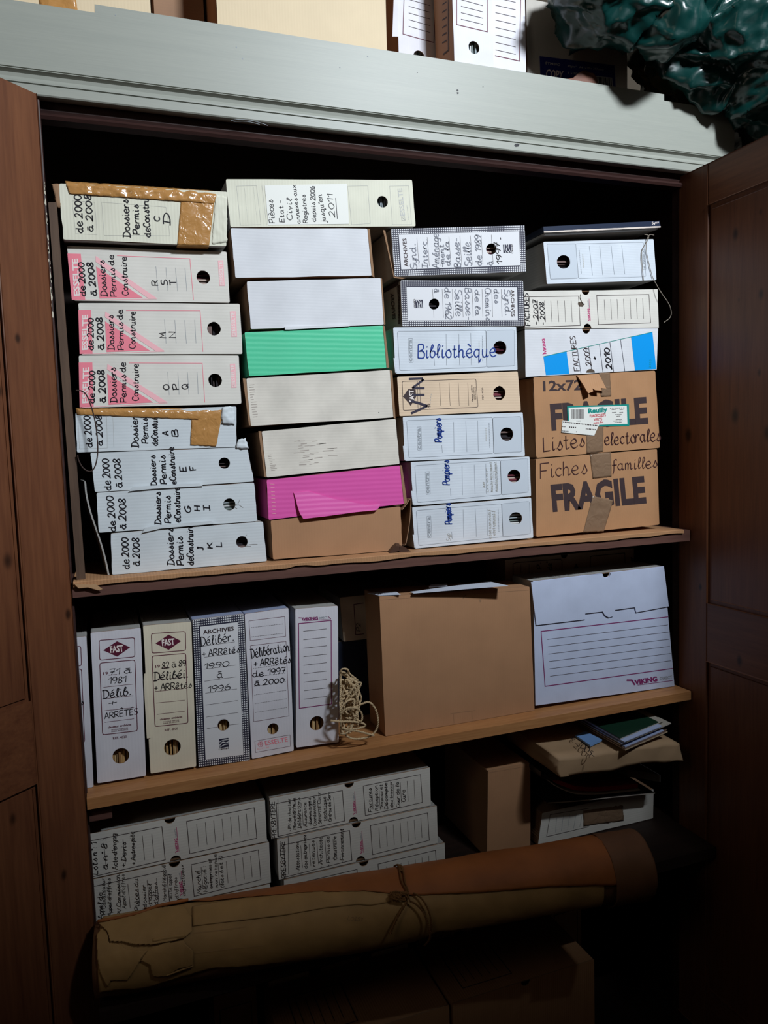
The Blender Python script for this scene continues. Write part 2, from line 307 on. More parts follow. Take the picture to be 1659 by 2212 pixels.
class Ink:
    inhand = False
    """Collects flat print on one face: strokes, lines, patches, type; each build() makes one mesh."""
    def __init__(s, face, e=0.0004): s.F = face; s.v = []; s.f = []; s.m = []; s.mats = []; s.e = e; s.ch = [0]
    def chunk(s, b):
        """remember where a stroke, patch or line of type starts"""
        if b != s.ch[-1]: s.ch.append(b)
    def mi(s, m):
        m = K[m] if isinstance(m, str) else m
        if m not in s.mats: s.mats.append(m)
        return s.mats.index(m)
    def strip(s, P, w, m, e=None, closed=False):
        """P: world points, w: width in metres"""
        e = s.e if e is None else e; P = [np.array(p, float) for p in P]
        Q = [P[0]]
        for p in P[1:]:
            if np.linalg.norm(p - Q[-1]) > 1e-5: Q.append(p)
        if len(Q) < 2: return
        n = s.F.n; mi = s.mi(m); b = len(s.v); N = len(Q)
        if not s.inhand: s.chunk(b)
        for i, p in enumerate(Q):
            if closed: t1 = Q[i] - Q[i - 1] if i else Q[0] - Q[-2]; t2 = Q[(i + 1) % N] - Q[i] if i < N - 1 else Q[1] - Q[0]
            else: t1 = Q[i] - Q[i - 1] if i else Q[1] - Q[0]; t2 = Q[i + 1] - Q[i] if i < N - 1 else Q[i] - Q[i - 1]
            t1 = t1 / np.linalg.norm(t1); t2 = t2 / np.linalg.norm(t2); t = t1 + t2
            if np.linalg.norm(t) < 0.3: t = t2
            t /= np.linalg.norm(t); c = max(float(np.dot(t, t2)), 0.6)
            a = np.cross(n, t) * (w / 2 / c); s.v += [p - a + n * e, p + a + n * e]
        for i in range(N - 1): s.f.append((b + 2 * i, b + 2 * i + 1, b + 2 * i + 3, b + 2 * i + 2)); s.m.append(mi)
    def px(s, w, at): # local width -> metres near a local point
        return float(np.linalg.norm(s.F((at[0] + w, at[1])) - s.F(at)))
    def line(s, a, b, w, m, e=None): s.strip([s.F(a), s.F(b)], s.px(w, a) , m, e)
    def lines(s, pts, w, m, smooth=False, e=None): s.strip([s.F(p) for p in (crom(pts, 4) if smooth else pts)], s.px(w, pts[0]), m, e)
    def dash(s, a, b, w, m, n=14):
        for i in range(n):
            t0, t1 = i / n, (i + 0.62) / n
            s.line((a[0] + (b[0] - a[0]) * t0, a[1] + (b[1] - a[1]) * t0), (a[0] + (b[0] - a[0]) * t1, a[1] + (b[1] - a[1]) * t1), w, m)
    def poly(s, pts, m, e=None, hole=None):
        e = s.e if e is None else e; b = len(s.v); P = [s.F(p, e) for p in pts]; loops = [[Vector(p) for p in P]]
        if hole:
            H = [s.F((hole[0] + hole[2] * math.cos(a), hole[1] + hole[2] * math.sin(a)), e) for a in np.linspace(0, 2 * PI, 25)[:-1]]; P = P + H; loops.append([Vector(p) for p in H])
        s.v += P; s.chunk(b)
        for t in tessellate_polygon(loops): s.f.append(tuple(b + i for i in t)); s.m.append(s.mi(m))
    def frame(s, q, w, m, r=0.0, e=None):
        q = [np.array(p, float) for p in q]; pts = []
        for i in range(4):
            p = q[i]; a = q[i - 1] - p; b = q[(i + 1) % 4] - p
            if r: 
                a = p + a / np.linalg.norm(a) * r; b = p + b / np.linalg.norm(b) * r
                pts += [a, a * 0.22 + p * 0.56 + b * 0.22, b]
            else: pts.append(p)
        pts.append(pts[0]); s.strip([s.F(p) for p in pts], s.px(w, q[0]), m, e, True)
    def type(s, t, a, b, h, m, bold=0.0, e=None):
        """printed type: baseline a->b, capital height h (local units)"""
        e = s.e if e is None else e; V, F, wd = printed(t, bold); a = np.array(a, float); b = np.array(b, float); d = b - a; u = np.array([d[1], -d[0]]) / np.linalg.norm(d) * h
        base = len(s.v); mi = s.mi(m); s.chunk(base)
        for x, y in V: s.v.append(s.F(a + d * (x / wd) + u * (y / CAPH), e))
        for f in F: s.f.append(tuple(base + i for i in f)); s.m.append(mi)
    def hand(s, t, a, b, h, m='ink', w=None, slant=0.12, jit=0.25, e=None):
        e = (s.e + 0.0003) if e is None else e
        a = np.array(a, float); b = np.array(b, float); d = b - a; L = np.linalg.norm(d); u = np.array([d[1], -d[0]]) / L * h / 10.0
        gl = []; x = 0
        for c in t:
            if c == ' ': x += 3.2; continue
            r = glyph(c)
            if r is None: continue
            gl.append((x, r[0])); x += r[1] + 1.5
        s.chunk(len(s.v)); s.inhand = True; tot = max(x - 1.5, 1); w = w or h * 0.1; wm = s.px(w, a)
        for x0, sts in gl:
            jy = random.uniform(-jit, jit); js = random.uniform(0.95, 1.05)
            for st in sts:
                P = [s.F(a + d * ((x0 + (p[0] + p[1] * slant) * js) / tot) + u * (p[1] * js + jy)) for p in st]
                s.strip(P, wm, m, e)
        s.inhand = False
    def build(s, name, parent, label=None):
        if not s.v: return None
        V = np.array(s.v); st = s.ch + [len(V)]; st = sorted(set(st)); C = [(st[i], st[i + 1]) for i in range(len(st) - 1)]; n = len(C)
        lo = np.array([V[a:b].min(0) for a, b in C]); hi = np.array([V[a:b].max(0) for a, b in C]); g_ = list(range(n))
        def root(i):
            while g_[i] != i: i = g_[i]
            return i
        sz = (hi - lo).max(1)
        for i in range(n):
            gap = np.sqrt((np.maximum(0, np.maximum(lo[i] - hi, lo - hi[i])) ** 2).sum(1))
            for j in np.nonzero(gap <= 0.018)[0]: g_[root(int(j))] = root(i)
        out = None; ro = [root(i) for i in range(n)]; own = np.zeros(len(V), int)
        for i, (a, b) in enumerate(C): own[a:b] = ro[i]
        for r_ in sorted(set(ro), key=ro.index):
            idx = np.nonzero(own == r_)[0]; mp = {int(v): i for i, v in enumerate(idx)}
            fs = [(f, m) for f, m in zip(s.f, s.m) if int(f[0]) in mp]
            o = mesh(name, [s.v[i] for i in idx], [tuple(mp[i] for i in f) for f, m in fs], s.mats, parent, [m for f, m in fs])
            if label: o['label'] = label
            out = out or o
        return out

# ------------------------------------------------------------------ the archive box
def loop2(pts, r=0.0035, n=5, jit=0.0005):
    """outline through (X,Z) corners with softened corners and slightly uneven edges"""
    out = []; m = len(pts)
    for i in range(m):
        p = np.array(pts[i]); a = np.array(pts[i - 1]) - p; b = np.array(pts[(i + 1) % m]) - p
        la, lb = np.linalg.norm(a), np.linalg.norm(b); rr = min(r, la * 0.3, lb * 0.3)
        A = p + a / la * rr; B = p + b / lb * rr; out += [A, A * 0.2 + p * 0.6 + B * 0.2, B]
        if lb > 0.03:
            q = np.array(pts[(i + 1) % m]) - b / lb * rr; nn = np.array([b[1], -b[0]]) / lb
            for k in range(1, n): out.append(B + (q - B) * (k / n) + nn * random.uniform(-jit, jit))
    return out
def inset(loop, t):
    c = np.mean(loop, axis=0); out = []
    lo = np.min(loop, axis=0); hi = np.max(loop, axis=0)
    for p in loop: out.append(np.array([c[0] + (p[0] - c[0]) * (1 - 2 * t / (hi[0] - lo[0])), c[1] + (p[1] - c[1]) * (1 - 2 * t / (hi[1] - lo[1]))]))
    return out
def panel_mesh(outer, holes, Y, th):
    """a flat board with round holes cut through; outer, holes: (X,Z) loops"""
    bm = bmesh.new(); ed = []
    for lp in [outer] + holes:
        vs = [bm.verts.new((p[0], Y, p[1])) for p in lp]
        ed += [bm.edges.new((vs[i], vs[(i + 1) % len(vs)])) for i in range(len(vs))]
    r = bmesh.ops.triangle_fill(bm, edges=ed, use_beauty=True, use_dissolve=False)
    for f in bm.faces: f.material_index = 0
    bmesh.ops.recalc_face_normals(bm, faces=bm.faces)
    if bm.faces and sum(f.normal.y * f.calc_area() for f in bm.faces) > 0: bmesh.ops.reverse_faces(bm, faces=bm.faces[:])
    v = [tuple(x.co) for x in bm.verts]; bm.verts.index_update()
    f = [tuple(x.index for x in q.verts) for q in bm.faces]; n = len(v); mi = [0] * len(f)
    v2 = [(x, y + th, z) for x, y, z in v]; f2 = [tuple(n + i for i in q[::-1]) for q in f]; mi += [1] * len(f2); b = 0; sd = []
    for lp in [outer] + holes:
        k = len(lp); sd += [(b + i, n + b + i, n + b + (i + 1) % k, b + (i + 1) % k) for i in range(k)]; b += k
    mi += [1] * len(sd); bm.free(); return v + v2, f + f2 + sd, mi
def circ(c, r, n=20, rag=0.0):
    return [np.array([c[0] + math.cos(2 * PI * i / n) * (r + random.uniform(-rag, rag)), c[1] + math.sin(2 * PI * i / n) * (r + random.uniform(-rag, rag))]) for i in range(n)]
def notch_pts(pts, c, r, side):
    """corner list with a half-round notch let into the top or the bottom edge; c = X of its centre"""
    TL, TR, BR, BL = [np.array(p) for p in pts]
    if side == 'top': t = (c - TL[0]) / (TR[0] - TL[0]); z = TL[1] + (TR[1] - TL[1]) * t; arc = [np.array([c - r * math.cos(PI * i / 8), z - r * math.sin(PI * i / 8)]) for i in range(9)]; return [TL] + arc + [TR, BR, BL]
BOXN = 0
BOXES = []
def carton(name, label, zf, q, Y=0.0, depth=0.25, front='white', side='kraftS', holes=(), notch=None, group=None, cat='box', r=0.0035, papers='h', plabel=None, rag=0.0, bnotch=None, hcol='brown', edge='edge', th=0.003, jit=0.0005):
    """holes: [(x, y, r)] in the same drawing coordinates as q (image order TL, TR, BR, BL)"""
    z = lambda v: v + ZC
    if zf == 'w': P = [np.array((x, zz + ZC)) for x, zz in q]; F = None
    else: F = Face(zf, Y); P = [F(p)[[0, 2]] for p in q]
    P = [np.array(p, float) for p in P]; my = [Y, Y + depth]; fl = lambda lst, i: float(lst[i][1])
    for sup in (z(-0.2628), z(-0.7360), z(-1.1592), z(0.9038)):
        for i in (2, 3):
            if sup - 0.016 < P[i][1] < sup: P[i][1] = sup
    for oP, oy in BOXES:
        if oy[0] > my[1] or oy[1] < my[0]: continue
        ox0, ox1 = min(p[0] for p in oP), max(p[0] for p in oP); oz0, oz1 = min(p[1] for p in oP), max(p[1] for p in oP)
        x0, x1 = min(p[0] for p in P), max(p[0] for p in P); z0m, z1m = min(p[1] for p in P), max(p[1] for p in P)
        ovx = min(x1, ox1) - max(x0, ox0); ovz = min(z1m, oz1) - max(z0m, oz0)
        if ovx > 0.05 and ovz > -0.003 and oz0 > (z0m + z1m) / 2:          # the other rests on this one
            for i in (0, 1):
                t = (P[i][0] - oP[3][0]) / (oP[2][0] - oP[3][0]); t = min(max(t, -0.4), 1.4); zz = oP[3][1] + (oP[2][1] - oP[3][1]) * t - 0.002
                P[i][1] = min(P[i][1], zz)
        elif ovx > 0.05 and -0.003 < ovz < 0.02 and oz1 < (z0m + z1m) / 2 + 0.03:   # this one rests on the other
            for i in (2, 3):
                t = (P[i][0] - oP[0][0]) / (oP[1][0] - oP[0][0]); t = min(max(t, -0.4), 1.4); P[i][1] = max(P[i][1], oP[0][1] + (oP[1][1] - oP[0][1]) * t + 0.002)
        elif 0 < ovx <= 0.05 and ovz > 0.004:
            if x0 > ox0:
                for i in (0, 3): P[i][0] = max(P[i][0], ox1 + 0.002)
            else:
                for i in (1, 2): P[i][0] = min(P[i][0], ox0 - 0.002)
    BOXES.append((P, my))
    lo = np.min(P, axis=0); hi = np.max(P, axis=0)
    root = empty(name, ((lo[0] + hi[0]) / 2, Y + depth / 2, lo[1]), label, cat, group)
    corners = list(P)
    if notch: corners = notch_pts(P, notch[0], notch[1], 'top')
    if bnotch:
        c, rr = bnotch; BR, BL = P[2], P[3]; t = (c - BL[0]) / (BR[0] - BL[0]); zz = BL[1] + (BR[1] - BL[1]) * t
        k = [i for i, p in enumerate(corners) if p is P[2] or np.allclose(p, P[2])][0]
        corners = corners[:k + 1] + [np.array([c + rr * math.cos(PI * i / 8), zz + rr * math.sin(PI * i / 8)]) for i in range(9)] + corners[k + 1:]
    outer = loop2(corners, r, 5, jit) if not (notch or bnotch) else loop2(corners, 0.0004, 5, jit * 0.6)
    HL = []
    for (hx, hy, hr) in holes:
        if F is not None: c = F((hx, hy))[[0, 2]]; rr = np.linalg.norm(F((hx + hr, hy)) - F((hx, hy)))
        else: c = np.array((hx, hy + ZC)); rr = hr
        HL.append(circ(c, rr, 24, rag))
    v, f, mi = panel_mesh(outer, HL, Y, th)
    mesh('front_panel', v, f, [K[front], K[edge]], root, mi)
    # tray: four sides and back, open towards the front panel
    lp = loop2(P, r, 5, jit); ins = inset(lp, 0.003); n = len(lp); y0, y1 = Y + th, Y + depth
    v = [(p[0], y0, p[1]) for p in lp] + [(p[0], y1, p[1]) for p in lp] + [(p[0], y0, p[1]) for p in ins] + [(p[0], y1 - 0.003, p[1]) for p in ins]
    f = []; mi = []
    for i in range(n):
        j = (i + 1) % n
        f += [(i, j, n + j, n + i), (2 * n + i, 3 * n + i, 3 * n + j, 2 * n + j), (i, 2 * n + i, 2 * n + j, j)]; mi += [0, 1, 1]
    f += [tuple(range(n, 2 * n)), tuple(range(4 * n - 1, 3 * n - 1, -1))]; mi += [0, 1]
    mesh('box_body', v, f, [K[side], K['inside']], root, mi)
    if plabel:
        mb = MB(); vert = papers == 'v'; TL, TR, BR, BL = P
        def pt(u, v, y): q_ = (TL * (1 - u) + TR * u) * (1 - v) + (BL * (1 - u) + BR * u) * v; return (q_[0], y, q_[1])
        W_ = float(np.linalg.norm(TR - TL)); H_ = float(np.linalg.norm(BL - TL)); mu, mv = 0.008 / W_, 0.008 / H_
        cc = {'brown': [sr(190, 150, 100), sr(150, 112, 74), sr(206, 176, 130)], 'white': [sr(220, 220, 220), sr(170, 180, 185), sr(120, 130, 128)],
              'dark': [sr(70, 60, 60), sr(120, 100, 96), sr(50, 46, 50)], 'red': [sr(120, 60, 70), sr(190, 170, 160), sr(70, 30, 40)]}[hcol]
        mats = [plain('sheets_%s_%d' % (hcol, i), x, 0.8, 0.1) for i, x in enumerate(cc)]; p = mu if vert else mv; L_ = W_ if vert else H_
        v0 = mv if not notch else mv + 0.014 / H_; v1 = 1 - (mv if not bnotch else mv + 0.014 / H_)
        if not vert: p = v0
        while p < (1 - mu if vert else v1) - 0.006 / L_:
            t = random.uniform(0.0012, 0.005) / L_; dy = Y + 0.010 + random.uniform(0, 0.010); m_ = random.randrange(3)
            a = (p, p + t, v0, v1) if vert else (mu, 1 - mu, p, p + t)
            mb.prism([pt(a[0], a[2], dy), pt(a[1], a[2], dy), pt(a[1], a[3], dy), pt(a[0], a[3], dy)], (0, depth - 0.035, 0), m_)
            p += t + random.choice([0.0003, 0.0006, 0.003]) / L_
        o = mb.build('paper_bundle', mats, None, origin=(float((lo[0] + hi[0]) / 2), float(Y + 0.1), float(lo[1] + 0.006)))
        setp(o, plabel, 'papers', 'paper bundles inside the archive boxes')
    return root

# ================================================================== the room
K['cpblue'] = plain('deep_blue_label', sr(36, 40, 120), 0.5)
K['tanw'] = plain('pale_wood', sr(226, 178, 116), 0.6)
K['plaster'] = plain('dim_plaster', sr(84, 76, 66), 0.9, 0.1)
K['floorm'] = wood('floor_boards', sr(60, 42, 30), sr(84, 60, 42), 'Y', 0.7)
def struct(name, mb, mat):
    o = mb.build(name, mat); o['kind'] = 'structure'; return o
XL, XR, YF, YB, ZT = -2.4, 3.2, -1.95, 0.62, ZC + 2.32
TW = 0.55                      # unseen wall made thick so its deep window sill shades the lower shelves
m = MB(); m.box(XL, XR, YF - TW, YB, -0.1, 0.0); struct('floor', m, K['floorm'])
m = MB(); m.box(XL, XR, YF - TW, YB, ZT, ZT + 0.1); struct('ceiling', m, K['plaster'])
m = MB(); m.box(XL, XR, YB, YB + 0.1, 0, ZT); struct('wall_back', m, K['plaster'])
m = MB(); m.box(XL - 0.1, XL, YF - TW, YB, 0, ZT); struct('wall_left', m, K['plaster'])
m = MB(); m.box(XR, XR + 0.1, YF - TW, YB, 0, ZT); struct('wall_right', m, K['plaster'])
def wall_with(m, wins):
    xs = sorted(wins); x = XL
    for (a, b, c, d) in xs:
        m.box(x, a, YF - TW, YF, 0, ZT); m.box(a, b, YF - TW, YF, 0, c); m.box(a, b, YF - TW, YF, d, ZT); x = b
    m.box(x, XR, YF - TW, YF, 0, ZT)
WINS = [(0.95, 2.05, ZC + 1.447, ZC + 2.28)]
m = MB(); wall_with(m, WINS); struct('wall_front_light_block', m, K['plaster'])
K['wframe'] = plain('window_paint', sr(215, 215, 208), 0.5)
for i, (a, b, c, d) in enumerate(WINS):
    m = MB(); t = 0.04
    m.box(a, a + t, YF - TW + 0.01, YF - TW + 0.05, c, d); m.box(b - t, b, YF - TW + 0.01, YF - TW + 0.05, c, d); m.box(a + t, b - t, YF - TW + 0.01, YF - TW + 0.05, c, c + t); m.box(a + t, b - t, YF - TW + 0.01, YF - TW + 0.05, d - t, d)
    struct('window_%d' % (i + 1), m, K['wframe'])

# ================================================================== the cabinet
K['door'] = None
DK = sr(116, 72, 46); DK2 = sr(88, 50, 32)
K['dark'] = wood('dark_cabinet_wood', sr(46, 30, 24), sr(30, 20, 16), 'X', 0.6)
K['rail'] = wood('dark_red_rail_wood', sr(62, 38, 34), sr(40, 24, 22), 'X', 0.5)
K['shelf1'] = wood('mauve_brown_shelf', sr(112, 78, 68), sr(84, 56, 50), 'X', 0.55)
K['pine'] = wood('pine_shelf', sr(196, 142, 92), sr(158, 104, 62), 'X', 0.5, ring=12, stretch=20)
K['frieze'] = wood('grey_green_painted_board', sr(156, 158, 149), sr(147, 150, 142), 'X', 0.45, 0.4, ring=16, stretch=34)
cab = empty('cabinet', (0.75, 0.2, 0.02), 'tall reddish wooden cupboard with both doors open on crammed shelves', 'cupboard')
def part(name, fn, mat, parent=None, label=None, smooth=False):
    m = MB(); fn(m); o = m.build(name, mat, parent or cab, smooth)
    if label: o['label'] = label
    return o
z = lambda v: v + ZC
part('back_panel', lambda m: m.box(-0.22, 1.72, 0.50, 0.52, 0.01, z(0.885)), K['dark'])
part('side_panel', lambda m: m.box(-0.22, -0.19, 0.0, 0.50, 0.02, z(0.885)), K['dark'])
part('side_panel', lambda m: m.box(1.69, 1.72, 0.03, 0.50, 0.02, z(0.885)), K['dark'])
part('top_panel', lambda m: m.box(-0.24, 1.735, 0.0, 0.52, z(0.886), z(0.903)), K['pine'])
def shelf(m, z0, z1, yf, ys, x0=-0.069, x1=1.567):
    pts = [(x0, yf), (x1, yf), (x1, ys), (1.688, ys), (1.688, 0.498), (-0.188, 0.498), (-0.188, ys), (x0, ys)]
    m.prism([(x, y, z(z0)) for x, y in pts[::-1]], (0, 0, z1 - z0))
part('shelf', lambda m: shelf(m, -0.298, -0.267, -0.05, 0.032), K['shelf1'], None, 'dark mauve brown shelf edge')
part('shelf', lambda m: shelf(m, -0.762, -0.737, -0.055, 0.032), K['pine'], None, 'thick light pine shelf')
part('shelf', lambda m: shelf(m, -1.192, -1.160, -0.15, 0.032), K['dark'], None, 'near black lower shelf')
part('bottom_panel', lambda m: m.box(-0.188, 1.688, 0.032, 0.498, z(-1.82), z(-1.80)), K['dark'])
part('shelf_cleat', lambda m: m.bevbox(-0.068, -0.02, -0.035, 0.03, z(-0.80), z(-0.763), 0.002), K['shelf1'])
part('stile', lambda m: m.bevbox(-0.235, -0.068, -0.028, -0.003, 0.02, z(0.725), 0.003), K['rail'])
part('stile', lambda m: m.bevbox(1.572, 1.735, 0.002, 0.03, 0.02, z(0.725), 0.003), K['rail'])
def rail(m):
    prof = [(-0.006, 0.886), (-0.006, 0.712), (-0.003, 0.706), (-0.012, 0.704), (-0.016, 0.698), (-0.012, 0.692), (0.02, 0.692), (0.02, 0.886)]
    m.prism([(-0.068, y, z(v)) for y, v in prof], (1.64, 0, 0))
part('top_rail', rail, K['rail'], None, 'dark rail with worn lower lip')
def frieze(m):
    def pr(x0, x1, top):
        prof = [(-0.012, top), (-0.036, top), (-0.036, 0.7785), (-0.0335, 0.7780), (-0.0335, 0.7755), (-0.038, 0.7750), (-0.039, 0.7735), (-0.037, 0.7725), (-0.0305, 0.769), (-0.0285, 0.762),
                (-0.031, 0.756), (-0.0365, 0.7535), (-0.0365, 0.7500), (-0.0325, 0.7495), (-0.0325, 0.7480), (-0.036, 0.7475), (-0.036, 0.730), (-0.034, 0.7275), (-0.012, 0.7275)]
        m.prism([(x0, y, z(v)) for y, v in prof], (x1 - x0, 0, 0))
    pr(-0.30, 0.049, 0.9045); pr(0.049, 1.49, 0.921); pr(1.49, 1.735, 0.9045)
part('frieze_board', frieze, K['frieze'], None, 'wide pale grey-green painted board with a grooved moulding')
# dents and screw holes in the painted board
ik = Ink(Face('B', -0.036)); blk = 'ink'
ik.poly([(600, 606), (604, 600), (615, 599), (622, 603), (618, 611), (606, 613)], blk)
for cx, cy in ((364, 378), (365, 389)): ik.poly([(cx - 5, cy - 3), (cx + 2, cy - 5), (cx + 4, cy + 1), (cx - 2, cy + 4)], blk)
for cx, cy in ((196, 303), (470, 362)): ik.poly([(cx - 1.5, cy - 1.5), (cx + 1.5, cy - 1.5), (cx + 1.5, cy + 1.5), (cx - 1.5, cy + 1.5)], blk)
ik.F = Face('A', -0.036)
ik.lines([(975, 508), (1010, 503), (1060, 508), (1110, 522), (1128, 530)], 1.6, 'gprint', True); ik.lines([(985, 512), (1040, 512), (1095, 525)], 1.4, 'gprint', True)
for cx, cy in ((487, 64), (997, 199), (1433, 284), (1550, 238), (1023, 247)): ik.poly([(cx - 2, cy - 2), (cx + 2, cy - 2), (cx + 2, cy + 3), (cx - 2, cy + 2)], 'gprint')
ik.F = Face('px', -0.036); ik.build('dent_mark', cab)
# chipped paint on the inner edge of the left stile
m = MB()
for i in range(46):
    t = random.random(); px = 98 + 17 * t + random.uniform(-3, 4) * 0.6; py = 395 + 320 * t
    if i > 30: t = random.random(); px = 144 + 15 * t; py = 1010 + 170 * t
    if i < 4: px, py = 99 + random.uniform(-2, 3), 545 + random.uniform(-5, 5)
    c = un(px, py, -0.0286); a, b = (random.uniform(0.0008, 0.0026), random.uniform(0.002, 0.009)) if i >= 4 else (0.004, 0.005)
    pts = [(c[0] + math.cos(q) * a * random.uniform(.7, 1.2), c[1], c[2] + math.sin(q) * b * random.uniform(.7, 1.2)) for q in np.linspace(0, 2 * PI, 8)[:-1]]
    pts = [(min(p[0], -0.0685), p[1], p[2]) for p in pts]; m.prism(pts, (0, 0.0004, 0))
o = m.build('paint_flakes', plain('flaked_cream_paint', sr(214, 206, 186), 0.6), cab); o['kind'] = 'stuff'
# doors
def door(H, d, nrm, zr, knots, mid, w=0.82, tag=''):
    """H: hinge corner (x, y); d: direction of the leaf; nrm: unit normal of its inner side"""
    d = Vector((*d, 0)); nrm = Vector((*nrm, 0)); H = Vector((*H, 0)); zb, zt = zr
    mat = wood('stained_door_wood' + tag, DK, DK2, 'Z', 0.42, 0.35, knots, ring=10, stretch=16)
    mats_ = wood('stained_rail_wood' + tag, DK, DK2, 'X' if abs(d.x) > abs(d.y) else 'Y', 0.42, 0.35, knots, ring=10, stretch=16)
    def pc(name, s0, s1, z0, z1, t0, t1, par, mt, bev=0.0025):
        m = MB(); bm = bmesh.new(); bmesh.ops.create_cube(bm, size=1)
        for v in bm.verts:
            s = s0 + (v.co.x + 0.5) * (s1 - s0); t = -(t1 + (v.co.y + 0.5) * (t0 - t1)); zz = z0 + (v.co.z + 0.5) * (z1 - z0)
            v.co = H + d * s + nrm * t + Vector((0, 0, zz))
        if bev: bmesh.ops.bevel(bm, geom=bm.edges[:], offset=bev, segments=2, affect='EDGES', profile=0.5)
        bmesh.ops.recalc_face_normals(bm, faces=bm.faces); m.bm(bm); return m.build(name, mt, par)
    core = pc('door', 0.05, w - 0.05, zb + 0.05, zt - 0.05, 0.008, 0.018, cab, mat, 0.0)
    sw = 0.11
    pc('door_stile', 0, sw, zb, zt, 0, 0.025, core, mat); pc('door_stile', w - sw, w, zb, zt, 0, 0.025, core, mat)
    for (a, b) in ((zt - 0.108, zt), mid, (zb, zb + 0.14)): pc('door_rail', sw + 0.0004, w - sw - 0.0004, a, b, 0.0004, 0.0246, core, mats_)
    # bevelled field of each panel
    for (a, b) in ((mid[1], zt - 0.108), (zb + 0.14, mid[0])):
        pc('door_panel', sw + 0.012, w - sw - 0.012, a + 0.012, b - 0.012, 0.0045, 0.0085, core, mat, 0.0018)
    return core
def wp(q): return tuple(unX(q[0], q[1], 1.571))
co = Vector((0.75, 0.2, 0.02))
def kn(p, r): return (p[0] - co.x, p[1] - co.y, p[2] - co.z, r)
kR = [kn(wp(q), r) for q, r in (((1586, 505), 0.010), ((1640, 457), 0.006), ((1593, 648), 0.005), ((1641, 635), 0.009), ((1637, 805), 0.007), ((1551, 850), 0.004), ((1585, 898), 0.013), ((1487, 940), 0.012), ((1655, 935), 0.012), ((1513, 1268), 0.006), ((1597, 1427), 0.009))]
nL = Vector((0.669, -0.743, 0)); hL = Vector((-0.073, -0.05, 0))
def lp_(px, py):
    r = ray(px, py); r = Vector(r); c = Vector(CAM); t = (hL - c).dot(nL) / r.dot(nL); p = c + r * t; return tuple(p)
kL = [kn(lp_(*q), r) for q, r in (((38, 731), 0.006), ((3, 845), 0.007), ((147, 1327), 0.007), ((31, 1770), 0.008), ((20, 1212), 0.010), ((138, 1890), 0.007))]
door((-0.073, -0.05), (-0.743, -0.669), (0.669, -0.743), (0.09, z(0.722)), kL, (z(-0.655), z(-0.488)), tag='_near')
door((1.571, 0.0), (0.0, -1.0), (-1.0, 0.0), (0.09, z(0.722)), kR, (z(-0.635), z(-0.468)), tag='_far')

# ================================================================== templates of the printed boxes
def sub(face_q, z0, q, Y):
    """face whose drawing coordinates are those of a reference box: face_q (local corners) -> q in crop z0"""
    return Face('px', Y, H=homog(face_q, [zp(z0, p) for p in q]))
def fmap(F, q): return q
ESS_Q = [(280, 568), (1425, 610), (1448, 975), (330, 960)]
def esselte_print(F, root):
    k = Ink(F)
    k.poly([(284, 622), (380, 625), (412, 955), (316, 955)], 'rose'); k.poly([(490, 715), (515, 945), (825, 940)], 'rose'); k.poly([(487, 640), (487, 682), (865, 945), (925, 943)], 'rosel')
    k.poly([(1362, 672), (1400, 672), (1412, 855), (1375, 855)], 'rosel')
    k.e = 0.0006
    k.type('ESSELTE', (372, 925), (357, 660), 42, 'wprint', 0.03); k.type('ESSELTE', (1399, 815), (1392, 680), 24, 'wprint', 0.02)
    k.frame([(1378, 825), (1400, 825), (1402, 850), (1380, 850)], 3, 'wprint'); k.line((1380, 827), (1400, 849), 2.5, 'wprint'); k.line((1400, 827), (1380, 849), 2.5, 'wprint')
    k.e = 0.0004; k.build('brand_print', root)
    k = Ink(F); k.lines([(640, 638), (1162, 660), (1188, 955)], 4, 'rose')
    for a, b in (((918, 715), (935, 890)), ((990, 722), (1005, 890)), ((1058, 725), (1075, 893)), ((1127, 725), (1140, 893))): k.line(a, b, 2.2, 'gprint')
    k.line((345, 957), (925, 948), 4, 'rosel'); k.build('ruled_lines', root)
CEN_Q = [(290, 500), (1365, 460), (1385, 850), (310, 895)]
def centra_print(F, root, faint=True):
    k = Ink(F); k.poly([(1098, 512), (1348, 498), (1356, 808), (1108, 824)], 'pgrey', hole=(1222, 655, 60))
    k.e = 0.0005; k.frame([(325, 532), (1095, 505), (1105, 825), (345, 868)], 2.6, 'gprint', 16); k.frame([(1095, 507), (1350, 495), (1358, 812), (1105, 828)], 2.2, 'gprint', 16)
    for a, b in (((640, 752), (645, 820)), ((745, 545), (750, 815)), ((855, 540), (865, 812)), ((960, 532), (968, 810))): k.line(a, b, 2.6, 'gprint')
    k.dash((1063, 552), (1070, 780), 5, 'gprint', 16); k.dash((1035, 600), (1038, 720), 7, 'lgprint', 8)
    k.build('ruled_lines', root)
    k = Ink(F); k.frame([(418, 592), (455, 590), (460, 795), (425, 797)], 2.6, 'gprint', 4); k.type('centra', (452, 788), (448, 600), 36, 'gprint', 0.02); k.build('brand_print', root)
FAST_Q = [(212, 712), (625, 672), (670, 1890), (258, 1955)]
